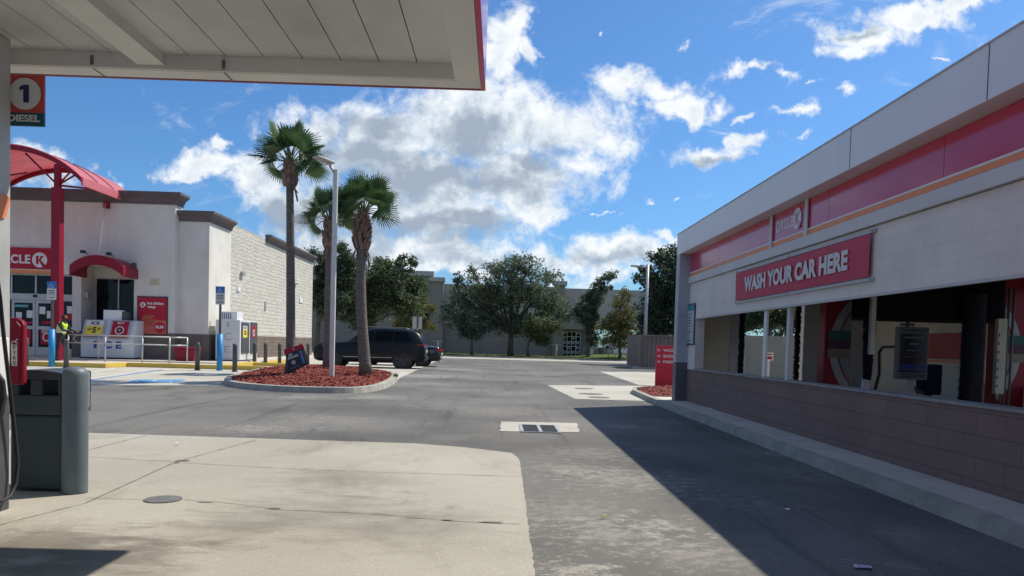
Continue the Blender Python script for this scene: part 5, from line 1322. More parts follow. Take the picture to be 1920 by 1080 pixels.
MB().tube([q2(.1, 0), q2(.12, -.25)], .008, 6).tube([q2(.8, 0), q2(.8, -.12)], .008, 6).build('stake', galv, ps)

# ================================================================ far retail building
YB = 90.
rbld = thing('retail_building', 'long low tan and brown retail building with white framed glass doors behind trees', 'building', (0, YB, 0))
tanw = pm('far_tan_wall', (.42, .395, .365), (.38, .355, .33), .5, .85); brnw = pm('far_brown_wall', (.27, .24, .22), (.23, .21, .19), .5, .85)
capm = pm('far_cornice', (.38, .37, .36), None)
def B(px, py, Y=YB): return PY(px, py, Y)
zmid = B(860, 607).z; zR1 = B(950, 535.5).z; zR2 = B(1130, 542.5).z; zL = B(790, 509).z
xl1 = B(808, 600).x; x1_ = B(1040, 600).x; x2_ = B(1300, 600).x
MB().box(-90, xl1, YB-.6, YB+20, 0, zmid).box(xl1, x1_, YB, YB+20, 0, zmid-.01).build('lower_wall', brnw, rbld)
MB().box(-90, xl1, YB-.6, YB+20, zmid+.0, zL-.3).build('upper_wall', brnw, rbld)
MB().box(xl1, x1_, YB+.05, YB+20, zmid, zR1).build('upper_wall', tanw, rbld)
MB().box(x1_, x2_, YB+.05, YB+20, B(1100, 640).z+1.9, zR2).build('upper_wall', tanw, rbld)
MB().box(x1_, B(1106, 640).x, YB+.1, YB+1, 0, B(1100, 640).z+1.9).build('entrance_wall', brnw, rbld)
MB().box(-90, xl1+.3, YB-.9, YB+.1, zL-.6, zL).build('cornice', capm, rbld, bevel=.05)
def pil(px0, px1, zt, m=brnw):
    a_, b_ = B(px0, 600).x, B(px1, 600).x
    MB().box(a_, b_, YB-.8, YB-.001, 0, zt-.5).build('pilaster', m, rbld)
    MB().box(a_-.2, b_+.2, YB-1.1, YB+.1, zt-.5, zt).build('pilaster_cap', capm, rbld, bevel=.05)
pil(808, 831, B(820, 521).z); pil(1037, 1057, B(1046, 528).z)
# horizontal joints
for z in (2.2, 3.3, 5.6, 6.6): MB().box(xl1+1.7, x1_-.01, YB-.012 if z < zmid else YB+.035, YB-.002 if z < zmid else YB+.045, z, z+.05).build('wall_joint', dgrey, rbld)
# entrance canopy and doors
MB().box(B(1054, 600).x, B(1106, 600).x, YB-2, YB-.002+.1, B(1070, 618).z, B(1070, 600).z).build('entrance_hood', brnw, rbld)
MB().box(B(1078, 600).x, B(1100, 600).x, YB-2.2, YB-1.9, B(1090, 591).z, B(1090, 586).z).build('hood_cap', capm, rbld)
da, db = B(1055, 640).x, B(1088, 640).x; dz0, dz1 = .12, B(1070, 622).z
dr_ = MB().box(da, db, YB+.0, YB+.05, dz0, dz1).build('door', glass, rbld)
fm_ = MB(); k = 4
for i in range(k+1): x = da+(db-da)*i/k; fm_.box(x-.04, x+.04, YB-.06, YB-.001, dz0, dz1)
for j in range(6): z = dz0+(dz1-dz0)*j/5; fm_.box(da+.05, db-.05, YB-.05, YB-.002, z-.04, z+.04)
fm_.build('door_frame', paper, dr_)
nt_ = MB()
for i in range(k):
    for j in range(5):
        if random.random() < .35: continue
        x = da+(db-da)*(i+.5)/k; z = dz0+(dz1-dz0)*(j+.5)/5
        nt_.box(x-.22, x+.12, YB-.02, YB-.01, z-.02, z+.2)
nt_.build('paper_notice', pm('notice_paper', (.45, .46, .47), None), dr_)
# stacked pallets and a white pickup beyond the verge
def pallet_stack(px, Y, w, n, lab):
    g = PY(px, 660, Y); o = thing('pallet_stack', lab, 'pallets', (g.x, Y, .1), 'stacks of grey pallets')
    for k in range(n):
        m = MB(); z = .1+k*.19
        m.box(g.x-w/2, g.x+w/2, Y, Y+1, z, z+.03); m.box(g.x-w/2, g.x+w/2, Y, Y+1, z+.13, z+.16)
        for t in (0, .45, .9): m.box(g.x-w/2+t*w, g.x-w/2+t*w+.1*w, Y+.02, Y+.98, z+.031, z+.129)
        m.build('pallet', pm('grey_timber', (.30, .29, .30), (.24, .23, .24), 5, .9), o)
pallet_stack(1120, 87, 1.7, 12, 'tallest stack of grey pallets beyond the grass mound')
pallet_stack(1104, 87, 1.4, 6, 'low stack of grey pallets next to the glass doors')
pallet_stack(1137, 88, 1.6, 6, 'low stack of grey pallets right of the tallest stack')
# ================================================================ vehicles
carp = pm('black_car_paint', (.008, .009, .012), None, rough=.3, spec=.25)
cglass = pm('car_glass', (.006, .008, .011), None, rough=.03, spec=.18)
def car(root, L, Wd, st_, paint, wheels, wr, glassz=None, pre=''):
    """st_: stations (x, zbottom, zbelt, zroof, half width belt, half width roof); local, nose at -x"""
    def ring(s):
        x, zb, zk, zr, wb, wt = s
        half = [(wb*.88, zb), (wb*.985, zb+.12), (wb, zb+(zk-zb)*.45), (wb*.985, zb+(zk-zb)*.8), (wb*.955, zk), (wt+(wb*.95-wt)*.12, zk+(zr-zk)*.80), (wt*.93, zr-(.035 if zr > zk+.1 else .0)), (wt*.6, zr+.01 if zr > zk+.1 else zk+.02)]
        return [(x, y, z) for (y, z) in half]+[(x, -y, z) for (y, z) in half[::-1]]
    m = MB(); R_ = [ring(s) for s in st_]; n = len(R_[0]); i0 = 0
    for r in R_: m.v += r
    for i in range(len(R_)-1):
        for j in range(n): m.f.append((i*n+j, i*n+(j+1) % n, (i+1)*n+(j+1) % n, (i+1)*n+j)); m.sm.append(True)
    m.f.append(tuple(range(n))); m.f.append(tuple(range((len(R_)-1)*n, len(R_)*n))[::-1]); m.sm += [False, False]
    b = m.build('body', paint, root, local=True)
    for wx in wheels:
        for sd in (-1, 1):
            y = sd*(Wd/2-.02)
            MB().discp((wx, y-sd*.26, wr+.02), (1, 0, 0), (0, 0, 1), wr+.075, (0, sd*.262, 0), 32).build('wheel_arch', black, root, local=True)
            w = MB(); prof = [(-.11, wr*.80), (-.12, wr*.95), (-.09, wr), (.09, wr), (.12, wr*.95), (.11, wr*.72)]
            k = 32; base = len(w.v)
            for (dy_, r) in prof:
                for j in range(k): w.v.append((wx+r*cos(2*pi*j/k), y-sd*.10+dy_*sd+.0, wr+r*sin(2*pi*j/k)))
            for a in range(len(prof)-1):
                for j in range(k): w.f.append((base+a*k+j, base+a*k+(j+1) % k, base+(a+1)*k+(j+1) % k, base+(a+1)*k+j)); w.sm.append(True)
            w.f.append(tuple(base+j for j in range(k))); w.sm.append(False)
            tyre = w.build('wheel', black, root, local=True)
            rm_ = MB(); yy = y+sd*.0
            for q in range(5):
                t = 2*pi*q/5+.3; u_ = Vector((cos(t), 0, sin(t))); v_ = Vector((-sin(t), 0, cos(t))); c = Vector((wx, yy, wr))
                rm_.prism([c+u_*.05-v_*.05, c+u_*wr*.70-v_*.035, c+u_*wr*.70+v_*.035, c+u_*.05+v_*.05], (0, sd*.012, 0))
            rm_.discp((wx, yy+sd*.001, wr), (1, 0, 0), (0, 0, 1), .07, (0, sd*.018, 0), 16)
            for j in range(32):
                t0, t1 = 2*pi*j/32, 2*pi*(j+1)/32
                rm_.prism([(wx+r*cos(t), yy, wr+r*sin(t)) for r, t in ((wr*.70, t0), (wr*.75, t0), (wr*.75, t1), (wr*.70, t1))], (0, sd*.012, 0))
            rm_.build('rim', pm('dark_rim', (.05, .05, .055), None, rough=.25, metal=.6), tyre, local=True)
    return b
YV = 36.2; xr = PY(796, 650, YV).x; xn = PY(584, 650, YV).x; Lc = xr-xn
suv = thing('parked_suv', 'black three row SUV parked nose-in beside the store side wall', 'SUV', ((xr+xn)/2, YV+1.0, 0))
h = Lc/2; WD = 2.0; hr_ = PY(700, 614.5, YV+.25).z
S_ = [(-h, .46, .88, .89, .62, .50), (-h+.08, .36, 1.0, 1.01, .84, .72), (-h+.30, .28, 1.08, 1.10, .95, .82), (-h+.9, .26, 1.14, 1.17, .99, .87), (-h+1.62, .26, 1.18, 1.21, 1., .84),
      (-h+2.05, .26, 1.20, 1.47, 1., .78), (-h+2.45, .26, 1.21, hr_-.12, 1., .75), (-h+2.85, .26, 1.22, hr_-.01, 1., .76), (-h+3.4, .26, 1.23, hr_, 1., .77), (-h+4.1, .27, 1.25, hr_-.02, 1., .76),
      (h-.62, .30, 1.27, hr_-.07, .99, .74), (h-.38, .34, 1.28, hr_-.13, .96, .71), (h-.20, .36, 1.26, 1.58, .94, .70), (h-.08, .38, 1.22, 1.28, .91, .72), (h, .42, .98, 1.0, .86, .70)]
car(suv, Lc, WD, S_, carp, (-h+.98, h-1.05), .385)
sp = MB()
def yb_(z, wb=1., wt=.76, zk=1.2, zr=None): 
    zr = zr or hr_; t = max(0, min(1, (z-zk)/(zr-zk))); return wb*.955+(wt-wb*.955)*t*.95
def side_glass(xs, lab):
    for sd in (-1, 1):
        (xa, xb, xc, xd, z0, z1) = xs; e = .012
        p = [(xa, sd*(yb_(z0)+e), z0), (xb, sd*(yb_(z0)+e), z0), (xc, sd*(yb_(z1)+e), z1), (xd, sd*(yb_(z1)+e), z1)]
        MB().poly(p if sd < 0 else p[::-1]).build('side_window', cglass, suv, local=True)
side_glass((-h+2.05, -h+2.85, -h+2.88, -h+2.58, 1.25, hr_-.17), ''); side_glass((-h+2.93, -h+3.78, -h+3.78, -h+2.96, 1.26, hr_-.14), ''); side_glass((-h+3.86, h-.58, h-.86, -h+3.86, 1.28, hr_-.15), '')
MB().poly([(h-.14, -.62, 1.32), (h-.14, .62, 1.32), (h-.315, .58, hr_-.17), (h-.315, -.58, hr_-.17)]).build('rear_window', cglass, suv, local=True)
MB().poly([(-h+1.70, .7, 1.27), (-h+1.70, -.7, 1.27), (-h+2.46, -.62, hr_-.10), (-h+2.46, .62, hr_-.10)]).build('windscreen', cglass, suv, local=True)
MB().box(h-.52, h-.22, -.6, .6, hr_-.08, hr_-.05).build('spoiler', carp, suv, local=True, bevel=.01)
for sd in (-1, 1):
    MB().tube([(-h+2.5, sd*.68, hr_+.0), (-h+2.6, sd*.68, hr_+.05), (h-.9, sd*.66, hr_+.03), (h-.75, sd*.66, hr_-.04)], .018, 8).build('roof_rail', pm('satin_trim', (.25, .25, .26), None, rough=.3, metal=.7), suv, local=True)
    MB().box(h-.34, h-.075, sd*.915-.03, sd*.915+.025, 1.12, 1.18).build('tail_light', pm('tail_red', (.35, .01, .02), None, rough=.15), suv, local=True, bevel=.01)
    MB().box(h-.10, h-.035, min(sd*.45, sd*.88), max(sd*.45, sd*.88), 1.09, 1.17).build('tail_light', pm('tail_lamp_red', (.35, .01, .02), None, rough=.15), suv, local=True, bevel=.01)
    MB().hexa([(-h+.02, sd*.66, .90), (-h+.55, sd*.955, .96), (-h+.55, sd*.955, 1.03), (-h+.05, sd*.66, .98)], [(-h+.0, sd*.60, .90), (-h+.5, sd*.86, .96), (-h+.5, sd*.86, 1.03), (-h+.05, sd*.60, .98)]).build('headlight', pm('headlamp', (.55, .56, .58), None, rough=.1), suv, local=True)
    MB().box(-h+2.05, -h+2.20, min(sd*1.0, sd*1.18), max(sd*1.0, sd*1.18), 1.20, 1.36).build('mirror', carp, suv, local=True, bevel=.04)
    MB().box(-h+1.0+.48, h-1.05-.48, sd*1.0-.012, sd*1.0+.012, .50, .525).build('sill_trim', pm('chrome_trim', (.5, .5, .5), None, rough=.2, metal=1.), suv, local=True)
    for x in (-h+2.45, -h+3.45): MB().box(x, x+.22, sd*.995-.02, sd*.995+.02, 1.05, 1.08).build('door_handle', carp, suv, local=True, bevel=.008)
MB().box(h-.01, h+.02, -.26, .26, .78, .92).build('number_plate', pm('plate_white', (.5, .5, .5), None), suv, local=True)
MB().box(h-.02, h+.05, -.8, .8, .48, .58).build('rear_bumper', carp, suv, local=True, bevel=.02)
MB().box(-h-.015, -h+.03, -.5, .5, .5, .8).build('grille', blackm, suv, local=True, bevel=.01)
# sedan behind
YS = 40.6; xr = PY(826, 650, YS).x; Ls = 4.75; h2 = Ls/2
sed = thing('parked_sedan', 'dark saloon car mostly hidden behind the black SUV', 'car', (xr-h2, YS+.9, 0))
S2 = [(-h2, .3, .62, .63, .6, .5), (-h2+.12, .25, .72, .73, .8, .7), (-h2+.5, .2, .82, .84, .89, .75), (-h2+1.2, .2, .92, .94, .91, .72), (-h2+1.6, .2, .95, 1.15, .92, .62), (-h2+2.1, .2, .96, 1.42, .92, .58), (-h2+2.8, .2, .97, 1.47, .92, .58),
      (-h2+3.4, .22, .98, 1.40, .92, .57), (h2-.85, .24, .99, 1.16, .9, .6), (h2-.5, .28, 1.0, 1.06, .88, .7), (h2-.12, .3, 1.0, 1.03, .84, .7), (h2-.02, .36, .84, .85, .8, .7), (h2, .4, .6, .61, .76, .7)]
navy_p = pm('dark_blue_paint', (.006, .010, .014), None, rough=.12, spec=.6)
car(sed, Ls, 1.84, S2, navy_p, (-h2+.9, h2-1.0), .33)
for sd in (-1, 1):
    MB().box(h2-.22, h2+.012, min(sd*.56, sd*.84), max(sd*.56, sd*.84), .82, .93).build('tail_light', pm('tail_bright_red', (.6, .02, .03), None, rough=.15), sed, local=True, bevel=.02)
    MB().poly([(-h2+1.6, sd*.885, 1.0), (h2-1.0, sd*.885, 1.02), (h2-1.4, sd*.63, 1.34), (-h2+2.2, sd*.63, 1.36)][::(1 if sd < 0 else -1)]).build('side_window', cglass, sed, local=True)
MB().poly([(h2-.84, -.58, 1.10), (h2-.84, .58, 1.10), (h2-1.34, .52, 1.39), (h2-1.34, -.52, 1.39)]).build('rear_window', cglass, sed, local=True)
MB().box(h2-.005, h2+.02, -.25, .25, .62, .74).build('number_plate', paper, sed, local=True)
MB().tube([(h2-.1, -.5, .25), (h2+.04, -.5, .25)], .035, 10).build('exhaust', galv, sed, local=True)
# white pickup far behind
g = PY(1160, 660, 88); pk_ = thing('parked_truck', 'far white truck glimpsed behind the thin trees beyond the verge', 'truck', (g.x, 89, .05))
hL = 2.6
S3 = [(-hL, .4, .95, .96, .8, .7), (-hL+.3, .35, 1.1, 1.12, .92, .8), (-hL+1.2, .35, 1.15, 1.18, .95, .8), (-hL+1.7, .35, 1.18, 1.7, .95, .72), (-hL+2.0, .35, 1.2, 1.85, .95, .7), (-hL+3.0, .35, 1.2, 1.85, .95, .7), (-hL+3.15, .35, 1.2, 1.22, .95, .8), (hL, .4, 1.18, 1.2, .93, .8)]
car(pk_, 2*hL, 1.9, S3, white, (-hL+.9, hL-1.1), .38)
MB().box(-hL+3.2, hL-.1, -.85, .85, 1.2, 1.5).build('load', pm('load_red', (.4, .1, .08), None), pk_, local=True)

# ================================================================ person in a safety vest
g = PY(114, 672, 30.6); PZ = .152; pyy = 30.6
s = 1.03
pr_ = thing('person', 'person in yellow safety vest bending forward on the shop walk', 'person', (g.x, pyy, PZ))
def skin_mesh(name, verts, edges, radii, mat, parent, sub=2):
    me = bpy.data.meshes.new(name+'_cage'); me.from_pydata([Vector(v)*s for v in verts], edges, []); me.update()
    o = bpy.data.objects.new(name+'_tmp', me); C.objects.link(o)
    md = o.modifiers.new('skin', 'SKIN')
    for i, r in enumerate(radii):
        sv = me.skin_vertices[0].data[i]; r = r if isinstance(r, tuple) else (r, r); sv.radius = (r[0]*s, r[1]*s); sv.use_root = (i == 0)
    ss = o.modifiers.new('sub', 'SUBSURF'); ss.levels = sub; ss.render_levels = sub
    dg = bpy.context.evaluated_depsgraph_get(); dg.update()
    m2 = bpy.data.meshes.new_from_object(o.evaluated_get(dg)); m2.name = name
    bpy.data.objects.remove(o)
    m2.materials.clear(); m2.materials.append(mat)
    for p in m2.polygons: p.use_smooth = True
    o2 = bpy.data.objects.new(name, m2); C.objects.link(o2); o2.parent = parent; return o2
skin_m = pm('skin', (.22, .12, .08), None, rough=.6); cloth = pm('black_clothing', (.015, .016, .022), (.03, .03, .04), 12, .9)
vest = pm('hi_vis_vest', (.55, .80, .03), (.45, .68, .02), 6, .6)
# facing +x (right), slightly away; leaning forward
V = [(0, 0, .95), (.02, 0, 1.12), (.05, 0, 1.30), (.08, 0, 1.45), (.11, .01, 1.54), (.13, .01, 1.62), (.14, .01, 1.72),        # pelvis..head
     (.0, -.10, .90), (-.06, -.11, .50), (-.13, -.11, .09), (.04, -.12, .04),      # near leg
     (.02, .10, .90), (.10, .11, .50), (.06, .11, .09), (.22, .12, .04),
     (.06, -.19, 1.42), (.18, -.24, 1.20), (.38, -.20, 1.13), (.47, -.18, 1.13),
     (.09, .19, 1.42), (.24, .22, 1.20), (.42, .16, 1.14), (.50, .14, 1.14)]
E = [(0, 1), (1, 2), (2, 3), (3, 4), (4, 5), (5, 6), (0, 7), (7, 8), (8, 9), (9, 10), (0, 11), (11, 12), (12, 13), (13, 14), (3, 15), (15, 16), (16, 17), (17, 18), (3, 19), (19, 20), (20, 21), (21, 22)]
Rr = [(.13, .15), (.12, .14), (.13, .16), (.12, .15), .06, .075, .085, .095, .065, .045, .04, .095, .065, .045, .04, .065, .05, .038, .035, .065, .05, .038, .035]
body = skin_mesh('body', V, E, Rr, cloth, pr_)
skin_mesh('face', [(.17, .01, 1.60), (.165, .01, 1.68), (.15, .01, 1.73)], [(0, 1), (1, 2)], [.06, .078, .07], skin_m, pr_)
skin_mesh('hair', [(.10, .01, 1.62), (.10, .01, 1.70), (.13, .01, 1.77)], [(0, 1), (1, 2)], [.075, .095, .07], pm('dark_hair', (.01, .008, .008), None, rough=.8), pr_)
skin_mesh('vest', [(0, 0, .98), (.02, 0, 1.12), (.05, 0, 1.30), (.075, 0, 1.43), (.06, -.15, 1.45), (.085, .15, 1.45)], [(0, 1), (1, 2), (2, 3), (3, 4), (3, 5)], [(.155, .175), (.145, .165), (.155, .185), (.13, .15), .085, .085], vest, pr_)
band = pm('reflective_band', (.55, .58, .55), None, rough=.3)
mb = MB()
for (z, x, rx, ry) in ((1.10, .02, .158, .178), (1.22, .035, .160, .184)):
    pts = [Vector((x+rx*cos(t), ry*sin(t), z))*s for t in [2*pi*i/20 for i in range(20)]]
    for a, b in zip(pts, pts[1:]+pts[:1]): mb.poly([a-Vector((0, 0, .025)), b-Vector((0, 0, .025)), b+Vector((0, 0, .025)), a+Vector((0, 0, .025))])
mb.tube([Vector(p)*s for p in ((-.08, -.15, 1.1), (-.06, -.155, 1.3), (.03, -.13, 1.5))], .018, 6)
mb.build('reflective_bands', band, pr_, local=True)
for k, (hx, hy, hz_) in enumerate(((.47, -.18, 1.13), (.50, .14, 1.14))):
    mb = MB(); c = Vector((hx, hy, hz_))*s
    hv = [(hx-.03, hy, hz_), (hx+.04, hy, hz_)]; he = [(0, 1)]; hr2 = [.028, .03]
    for f in range(4):
        b0 = len(hv); yo = hy-.03+f*.02; ln = (.05, .06, .055, .045)[f]
        hv += [(hx+.05, yo, hz_), (hx+.05+ln*.6, yo, hz_-.01), (hx+.05+ln, yo, hz_-.035)]; he += [(1, b0), (b0, b0+1), (b0+1, b0+2)]; hr2 += [.010, .009, .008]
    b0 = len(hv); hv += [(hx+.01, hy+.035, hz_+.005), (hx+.045, hy+.055, hz_-.01)]; he += [(0, b0), (b0, b0+1)]; hr2 += [.012, .009]
    skin_mesh('hand', hv, he, hr2, skin_m, pr_, 1)

# ================================================================ palms
def palm(name, base, top, r0, r1, cr_, nf, label, boots=(.78, .97), seed=1, skirt=0, bow=0.):
    rnd = random.Random(seed)
    o = thing(name, label, 'palm tree', base, 'sabal palms on the mulch island')
    base = Vector(base); top = Vector(top); L = (top-base).length
    def axis(t):
        p = base.lerp(top, t); b = (top-base); b.z = 0
        return p - b*(t*(1-t))*.35 - Vector((bow*sin(pi*t), 0, 0))
    pts = [axis(i/14) for i in range(15)]; rs = [r0*(1.25 if i == 0 else 1)+(r1-r0)*i/14 for i in range(15)]
    MB().tube(pts, rs, 14).build('trunk', palmbark, o)
    bt = MB(); n = int(L*26)
    for i in range(n):
        t = boots[0]+(boots[1]-boots[0])*i/n; c = axis(t); a = i*2.4+rnd.uniform(-.2, .2); q = (t-boots[0])/(boots[1]-boots[0])
        rr = r1*(1.0+.95*sin(pi*min(1, .25+.75*q)))*rnd.uniform(.85, 1.15)
        d = Vector((cos(a), sin(a), 0)); w = Vector((-sin(a), cos(a), 0))*rnd.uniform(.04, .07); ln = rnd.uniform(.16, .30)
        p0 = c+d*rr*.75; p1 = c+d*rr*1.1+Vector((0, 0, ln)); tk = d*.03
        bt.hexa([p0-w, p0+w, p0+w+tk, p0-w+tk], [p1-w*.5, p1+w*.5, p1+w*.5+tk*.6, p1-w*.5+tk*.6])
    for i in range(10 if skirt else 5):
        a = rnd.uniform(0, 2*pi); c = axis(boots[0]); d = Vector((cos(a), sin(a), 0)); w = Vector((-sin(a), cos(a), 0))*.04
        p0 = c+d*r1*1.2; p1 = p0+d*rnd.uniform(.05, .2)+Vector((0, 0, -rnd.uniform(.2, .45)))
        bt.hexa([p0-w, p0+w, p0+w+d*.03, p0-w+d*.03], [p1-w*.4, p1+w*.4, p1+w*.4+d*.02, p1-w*.4+d*.02])
    bt.build('leaf_boots', boot_m, o)
    crown = axis(boots[1]+.01)
    fr = MB(); pt = MB()
    for i in range(nf):
        a = i*2.39996+rnd.uniform(-.25, .25); q = i/nf
        el = R(-14+98*q**.9+rnd.uniform(-10, 10))
        d = Vector((cos(a)*cos(el), sin(a)*cos(el), sin(el))); pl_ = cr_*rnd.uniform(.38, .60)
        mid = crown+d*pl_*.55+Vector((0, 0, .06)); tip = crown+d*pl_+Vector((0, 0, -.02))
        pt.tube([crown, mid, tip], [.022, .014, .010], 5, cap=False)
        ax = (tip-mid).normalized(); side = ax.cross(Vector((0, 0, 1)))
        if side.length < .1: side = Vector((1, 0, 0))
        side.normalize(); up = side.cross(ax).normalized()
        tw = rnd.uniform(-1.25, 1.25); side, up = side*cos(tw)+up*sin(tw), up*cos(tw)-side*sin(tw)
        nl = 26; Lf = cr_*rnd.uniform(.42, .56)
        for k in range(nl):
            f = (k+.5)/nl*2-1; th = f*R(108); lk = Lf*(1-.28*abs(f)**2)*rnd.uniform(.92, 1.05)
            dirk = ax*cos(th)+side*sin(th)+up*(.30*(1-abs(f))-.12+.25*abs(f)); dirk.normalize()
            wv = (ax*-sin(th)+side*cos(th)); w = lk*.044
            b0 = tip; p1 = b0+dirk*lk*.5; p2 = b0+dirk*lk*.85-Vector((0, 0, lk*.05)); p3 = b0+dirk*lk-Vector((0, 0, lk*rnd.uniform(.04, .2)))
            vfold = up*w*.8
            i0 = len(fr.v)
            fr.v += [tuple(b0), tuple(p1-wv*w-vfold*.4), tuple(p1+wv*w+vfold*.4), tuple(p2-wv*w*.5), tuple(p2+wv*w*.5), tuple(p3)]
            fr.f += [(i0, i0+1, i0+2), (i0+1, i0+3, i0+4, i0+2), (i0+3, i0+5, i0+4)]; fr.sm += [False]*3
    fr.build('fronds', palm_leaf, o); pt.build('frond_stems', pm('frond_stem', (.06, .09, .03), None, rough=.5), o)
b1 = G(545, 700, .25); t1 = PY(543, 305, b1.y)
palm('sabal_palm', b1, t1, .145, .105, 1.34, 29, 'tallest palm with a straight slim trunk, left of the lamp post', (.885, .985), 3)
b3 = G(686, 702, .25); t3 = PY(681, 400, b3.y)
palm('sabal_palm', b3, t3, .185, .135, 1.36, 31, 'shorter leaning palm with thick shaggy boots, right of the lamp post', (.77, .985), 5, 1, bow=.13)
b2 = G(613, 691, .22); t2 = PY(618, 412, b2.y)
palm('sabal_palm', b2, t2, .15, .115, 1.34, 27, 'rear palm partly hidden behind the lamp post', (.80, .985), 8, 1)

# ================================================================ broadleaf trees
def leafmat(name, a, b): return pm(name, a, b, 1.2, .6, trans=.5, lo=.38, hi=.62)
LM = {'dark': leafmat('dark_foliage', (.035, .058, .032), (.09, .13, .065)), 'mid': leafmat('mid_foliage', (.045, .072, .034), (.115, .15, .065)),
      'olive': leafmat('olive_foliage', (.085, .095, .03), (.16, .15, .045)), 'far': leafmat('haze_pale_foliage', (.062, .092, .062), (.15, .19, .11))}  # far leaf colour lightened to stand in for haze
def tree(name, x, y, z0, H_, rad, base, leafm, nleaf, ls, label, seed, clumps, group, lean=0, shape=None, trunk_r=None, sparse=1.):
    """clumps: list of (dx, dz, rx, rz) crown lobes in metres; leaves hang on limbs grown to them"""
    rnd = random.Random(seed); o = thing(name, label, 'tree', (x, y, z0), group); org = Vector((x, y, z0))
    tr = trunk_r or rad*.035+.08
    fork = org+Vector((lean*.3, 0, base)); wood = MB()
    wood.tube([org, org.lerp(fork, .5)+Vector((rnd.uniform(-.1, .1), 0, 0)), fork], [tr*1.3, tr, tr*.85], 10)
    lv = MB(); tot = sum(c[2]*c[3] for c in clumps)
    for (dx, dz, rx, rz) in clumps:
        c = org+Vector((dx, rnd.uniform(-.35, .35)*rad, dz)); m1 = fork.lerp(c, .5)+Vector((rnd.uniform(-.3, .3), rnd.uniform(-.3, .3), rnd.uniform(-.1, .4)))
        wood.tube([fork, m1, c], [tr*.55, tr*.35, tr*.14], 6, cap=False)
        nt_ = max(10, int(14*sparse*(rx*rz)**.5*1.6)); per = max(8, int(nleaf*(rx*rz)/tot/nt_))
        for k in range(nt_):
            u_ = rnd.random()**.4; th = rnd.uniform(0, 2*pi); ph = math.acos(rnd.uniform(-1, 1))
            tp = c+Vector((rx*u_*sin(ph)*cos(th), min(rx, rad)*.9*u_*sin(ph)*sin(th), rz*u_*cos(ph)))
            wood.tube([m1.lerp(c, .7), tp], [tr*.11, tr*.03], 4, cap=False)
            sg = rnd.uniform(.20, .42)*min(1.2, max(.5, rx*.6))
            for q in range(per):
                p = tp+Vector((rnd.gauss(0, sg), rnd.gauss(0, sg), rnd.gauss(0, sg*.75)))
                a = Vector((rnd.gauss(0, 1), rnd.gauss(0, 1), rnd.gauss(0, 1))).normalized(); b = a.cross(Vector((rnd.gauss(0, 1), rnd.gauss(0, 1), rnd.gauss(0, 1)))).normalized()
                l = ls*rnd.uniform(.6, 1.3); w = l*.5
                lv.v += [tuple(p-a*l), tuple(p+b*w), tuple(p+a*l), tuple(p-b*w)]; i0 = len(lv.v)-4; lv.f.append((i0, i0+1, i0+2, i0+3)); lv.sm.append(False)
    wood.build('trunk', bark, o); lv.build('crown', LM[leafm], o)
    return o
def px_tree(name, Y, trunk_px, base_py, cl, leafm, nleaf, ls, label, seed, group, base=None, **kw):
    """cl: crown lobes measured in photo pixels (cx, cy, rx, ry) and laid out in metres at the tree's own distance"""
    g = PY(trunk_px, base_py, Y); k = Y/F; z0 = .1
    out = []
    for (cx, cy, rx, ry) in cl:
        p = PY(cx, cy, Y); out.append((p.x-g.x, p.z-z0, rx*k, ry*k))
    H_ = max(c[1]+c[3] for c in out); rad = max(c[2] for c in out)*1.6
    bs = base if base is not None else max(.8, min(c[1]-c[3] for c in out))
    return tree(name, g.x, Y, z0, H_, rad, bs, leafm, nleaf, ls, label, seed, out, group, **kw)
GR = 'trees between the street and the retail building'
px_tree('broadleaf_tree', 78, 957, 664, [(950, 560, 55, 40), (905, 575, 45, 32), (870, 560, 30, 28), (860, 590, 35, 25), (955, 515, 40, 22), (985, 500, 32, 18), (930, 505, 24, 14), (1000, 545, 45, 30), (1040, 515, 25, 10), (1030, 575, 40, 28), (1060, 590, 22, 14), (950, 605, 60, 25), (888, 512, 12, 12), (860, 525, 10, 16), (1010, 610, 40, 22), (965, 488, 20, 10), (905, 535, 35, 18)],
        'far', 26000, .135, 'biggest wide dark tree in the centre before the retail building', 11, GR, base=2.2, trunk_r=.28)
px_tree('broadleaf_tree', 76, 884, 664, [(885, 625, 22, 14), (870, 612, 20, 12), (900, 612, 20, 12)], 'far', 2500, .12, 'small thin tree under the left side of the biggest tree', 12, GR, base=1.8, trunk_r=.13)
px_tree('broadleaf_tree', 75, 990, 664, [(1000, 625, 25, 16), (1018, 632, 22, 16), (1005, 605, 25, 14), (1035, 612, 16, 14)], 'mid', 4200, .12, 'small green tree under the right side of the biggest tree', 13, GR, base=1.4, trunk_r=.13)
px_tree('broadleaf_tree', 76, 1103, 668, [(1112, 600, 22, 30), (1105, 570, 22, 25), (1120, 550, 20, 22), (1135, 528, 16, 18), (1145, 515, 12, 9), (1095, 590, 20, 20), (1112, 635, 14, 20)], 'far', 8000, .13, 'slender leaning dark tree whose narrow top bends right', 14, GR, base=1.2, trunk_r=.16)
px_tree('broadleaf_tree', 74, 1161, 668, [(1160, 595, 24, 35), (1168, 560, 18, 22), (1150, 615, 22, 25), (1175, 610, 22, 30), (1162, 635, 30, 16), (1140, 640, 16, 12), (1185, 635, 16, 14)], 'olive', 8500, .11, 'yellowish olive tree left of the brown enclosure', 15, GR, base=1.0, trunk_r=.16)
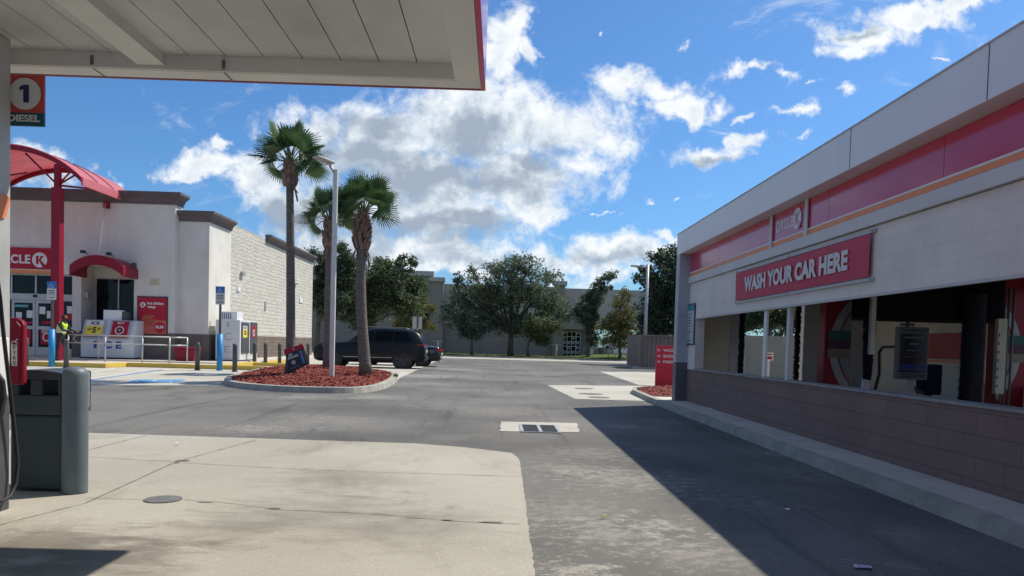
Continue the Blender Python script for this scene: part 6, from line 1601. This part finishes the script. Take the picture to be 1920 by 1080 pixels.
px_tree('broadleaf_tree', 58, 1290, 690, [(1225, 590, 35, 30), (1245, 560, 40, 32), (1270, 530, 45, 35), (1225, 530, 25, 20), (1215, 505, 16, 12), (1228, 482, 14, 14), (1262, 490, 32, 26), (1300, 500, 50, 40), (1250, 610, 50, 25), (1320, 560, 60, 50), (1222, 625, 30, 20), (1195, 522, 12, 8)],
        'dark', 22000, .13, 'big dark tree rising behind the brown enclosure and the wash corner', 16, GR, base=2.0, trunk_r=.3)
px_tree('broadleaf_tree', 42, 1438, 690, [(1405, 600, 35, 22), (1440, 585, 40, 22), (1475, 600, 30, 22), (1425, 560, 40, 22), (1470, 570, 30, 25)], 'mid', 9000, .10, 'green tree seen through the wash bay exit over the tan wall', 17, GR, base=2.2, trunk_r=.2)
GL = 'trees beside the store back corner'
px_tree('broadleaf_tree', 60, 596, 668, [(615, 500, 28, 26), (640, 475, 22, 18), (600, 530, 25, 28), (640, 530, 32, 32), (600, 480, 14, 12), (655, 500, 22, 22), (610, 570, 34, 26), (650, 575, 30, 26), (585, 475, 8, 8)], 'dark', 14000, .12, 'dark tree at the back corner of the store, behind the lamp post', 18, GL, base=2.5, trunk_r=.2)
px_tree('broadleaf_tree', 62, 690, 668, [(700, 530, 30, 28), (740, 520, 36, 26), (762, 495, 20, 16), (720, 500, 22, 16), (690, 570, 36, 28), (735, 565, 40, 28), (775, 540, 26, 26), (705, 495, 14, 12), (765, 580, 32, 24), (680, 605, 30, 14)], 'mid', 19000, .12, 'bushy green tree above the black SUV roof', 19, GL, base=2.4, trunk_r=.24)
px_tree('broadleaf_tree', 66, 770, 668, [(775, 598, 26, 16), (795, 580, 20, 18), (800, 612, 20, 8), (755, 610, 24, 10), (785, 560, 16, 14)], 'olive', 5500, .11, 'olive yellow tree behind the blank sign back', 20, GL, base=1.6, trunk_r=.14)
# a row of background trees closing the gap right of the retail building
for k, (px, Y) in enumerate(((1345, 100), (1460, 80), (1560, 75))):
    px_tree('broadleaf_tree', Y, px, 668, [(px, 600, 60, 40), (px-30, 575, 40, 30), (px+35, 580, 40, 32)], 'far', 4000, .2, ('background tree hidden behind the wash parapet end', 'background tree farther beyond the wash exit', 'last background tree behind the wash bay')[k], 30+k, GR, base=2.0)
# weeds at the island edge
wd = MB()
for i in range(60):
    g = G(742+random.uniform(-4, 3), 705+random.uniform(-1, 1), .15); a = random.uniform(0, 6.3); hh = random.uniform(.05, .16)
    wd.poly([(g.x-.01, g.y, .13), (g.x+.01, g.y, .13), (g.x+cos(a)*.06, g.y+sin(a)*.06, .13+hh)])
tag(wd.build('weeds', MATS['grass_blades']), kind='stuff')
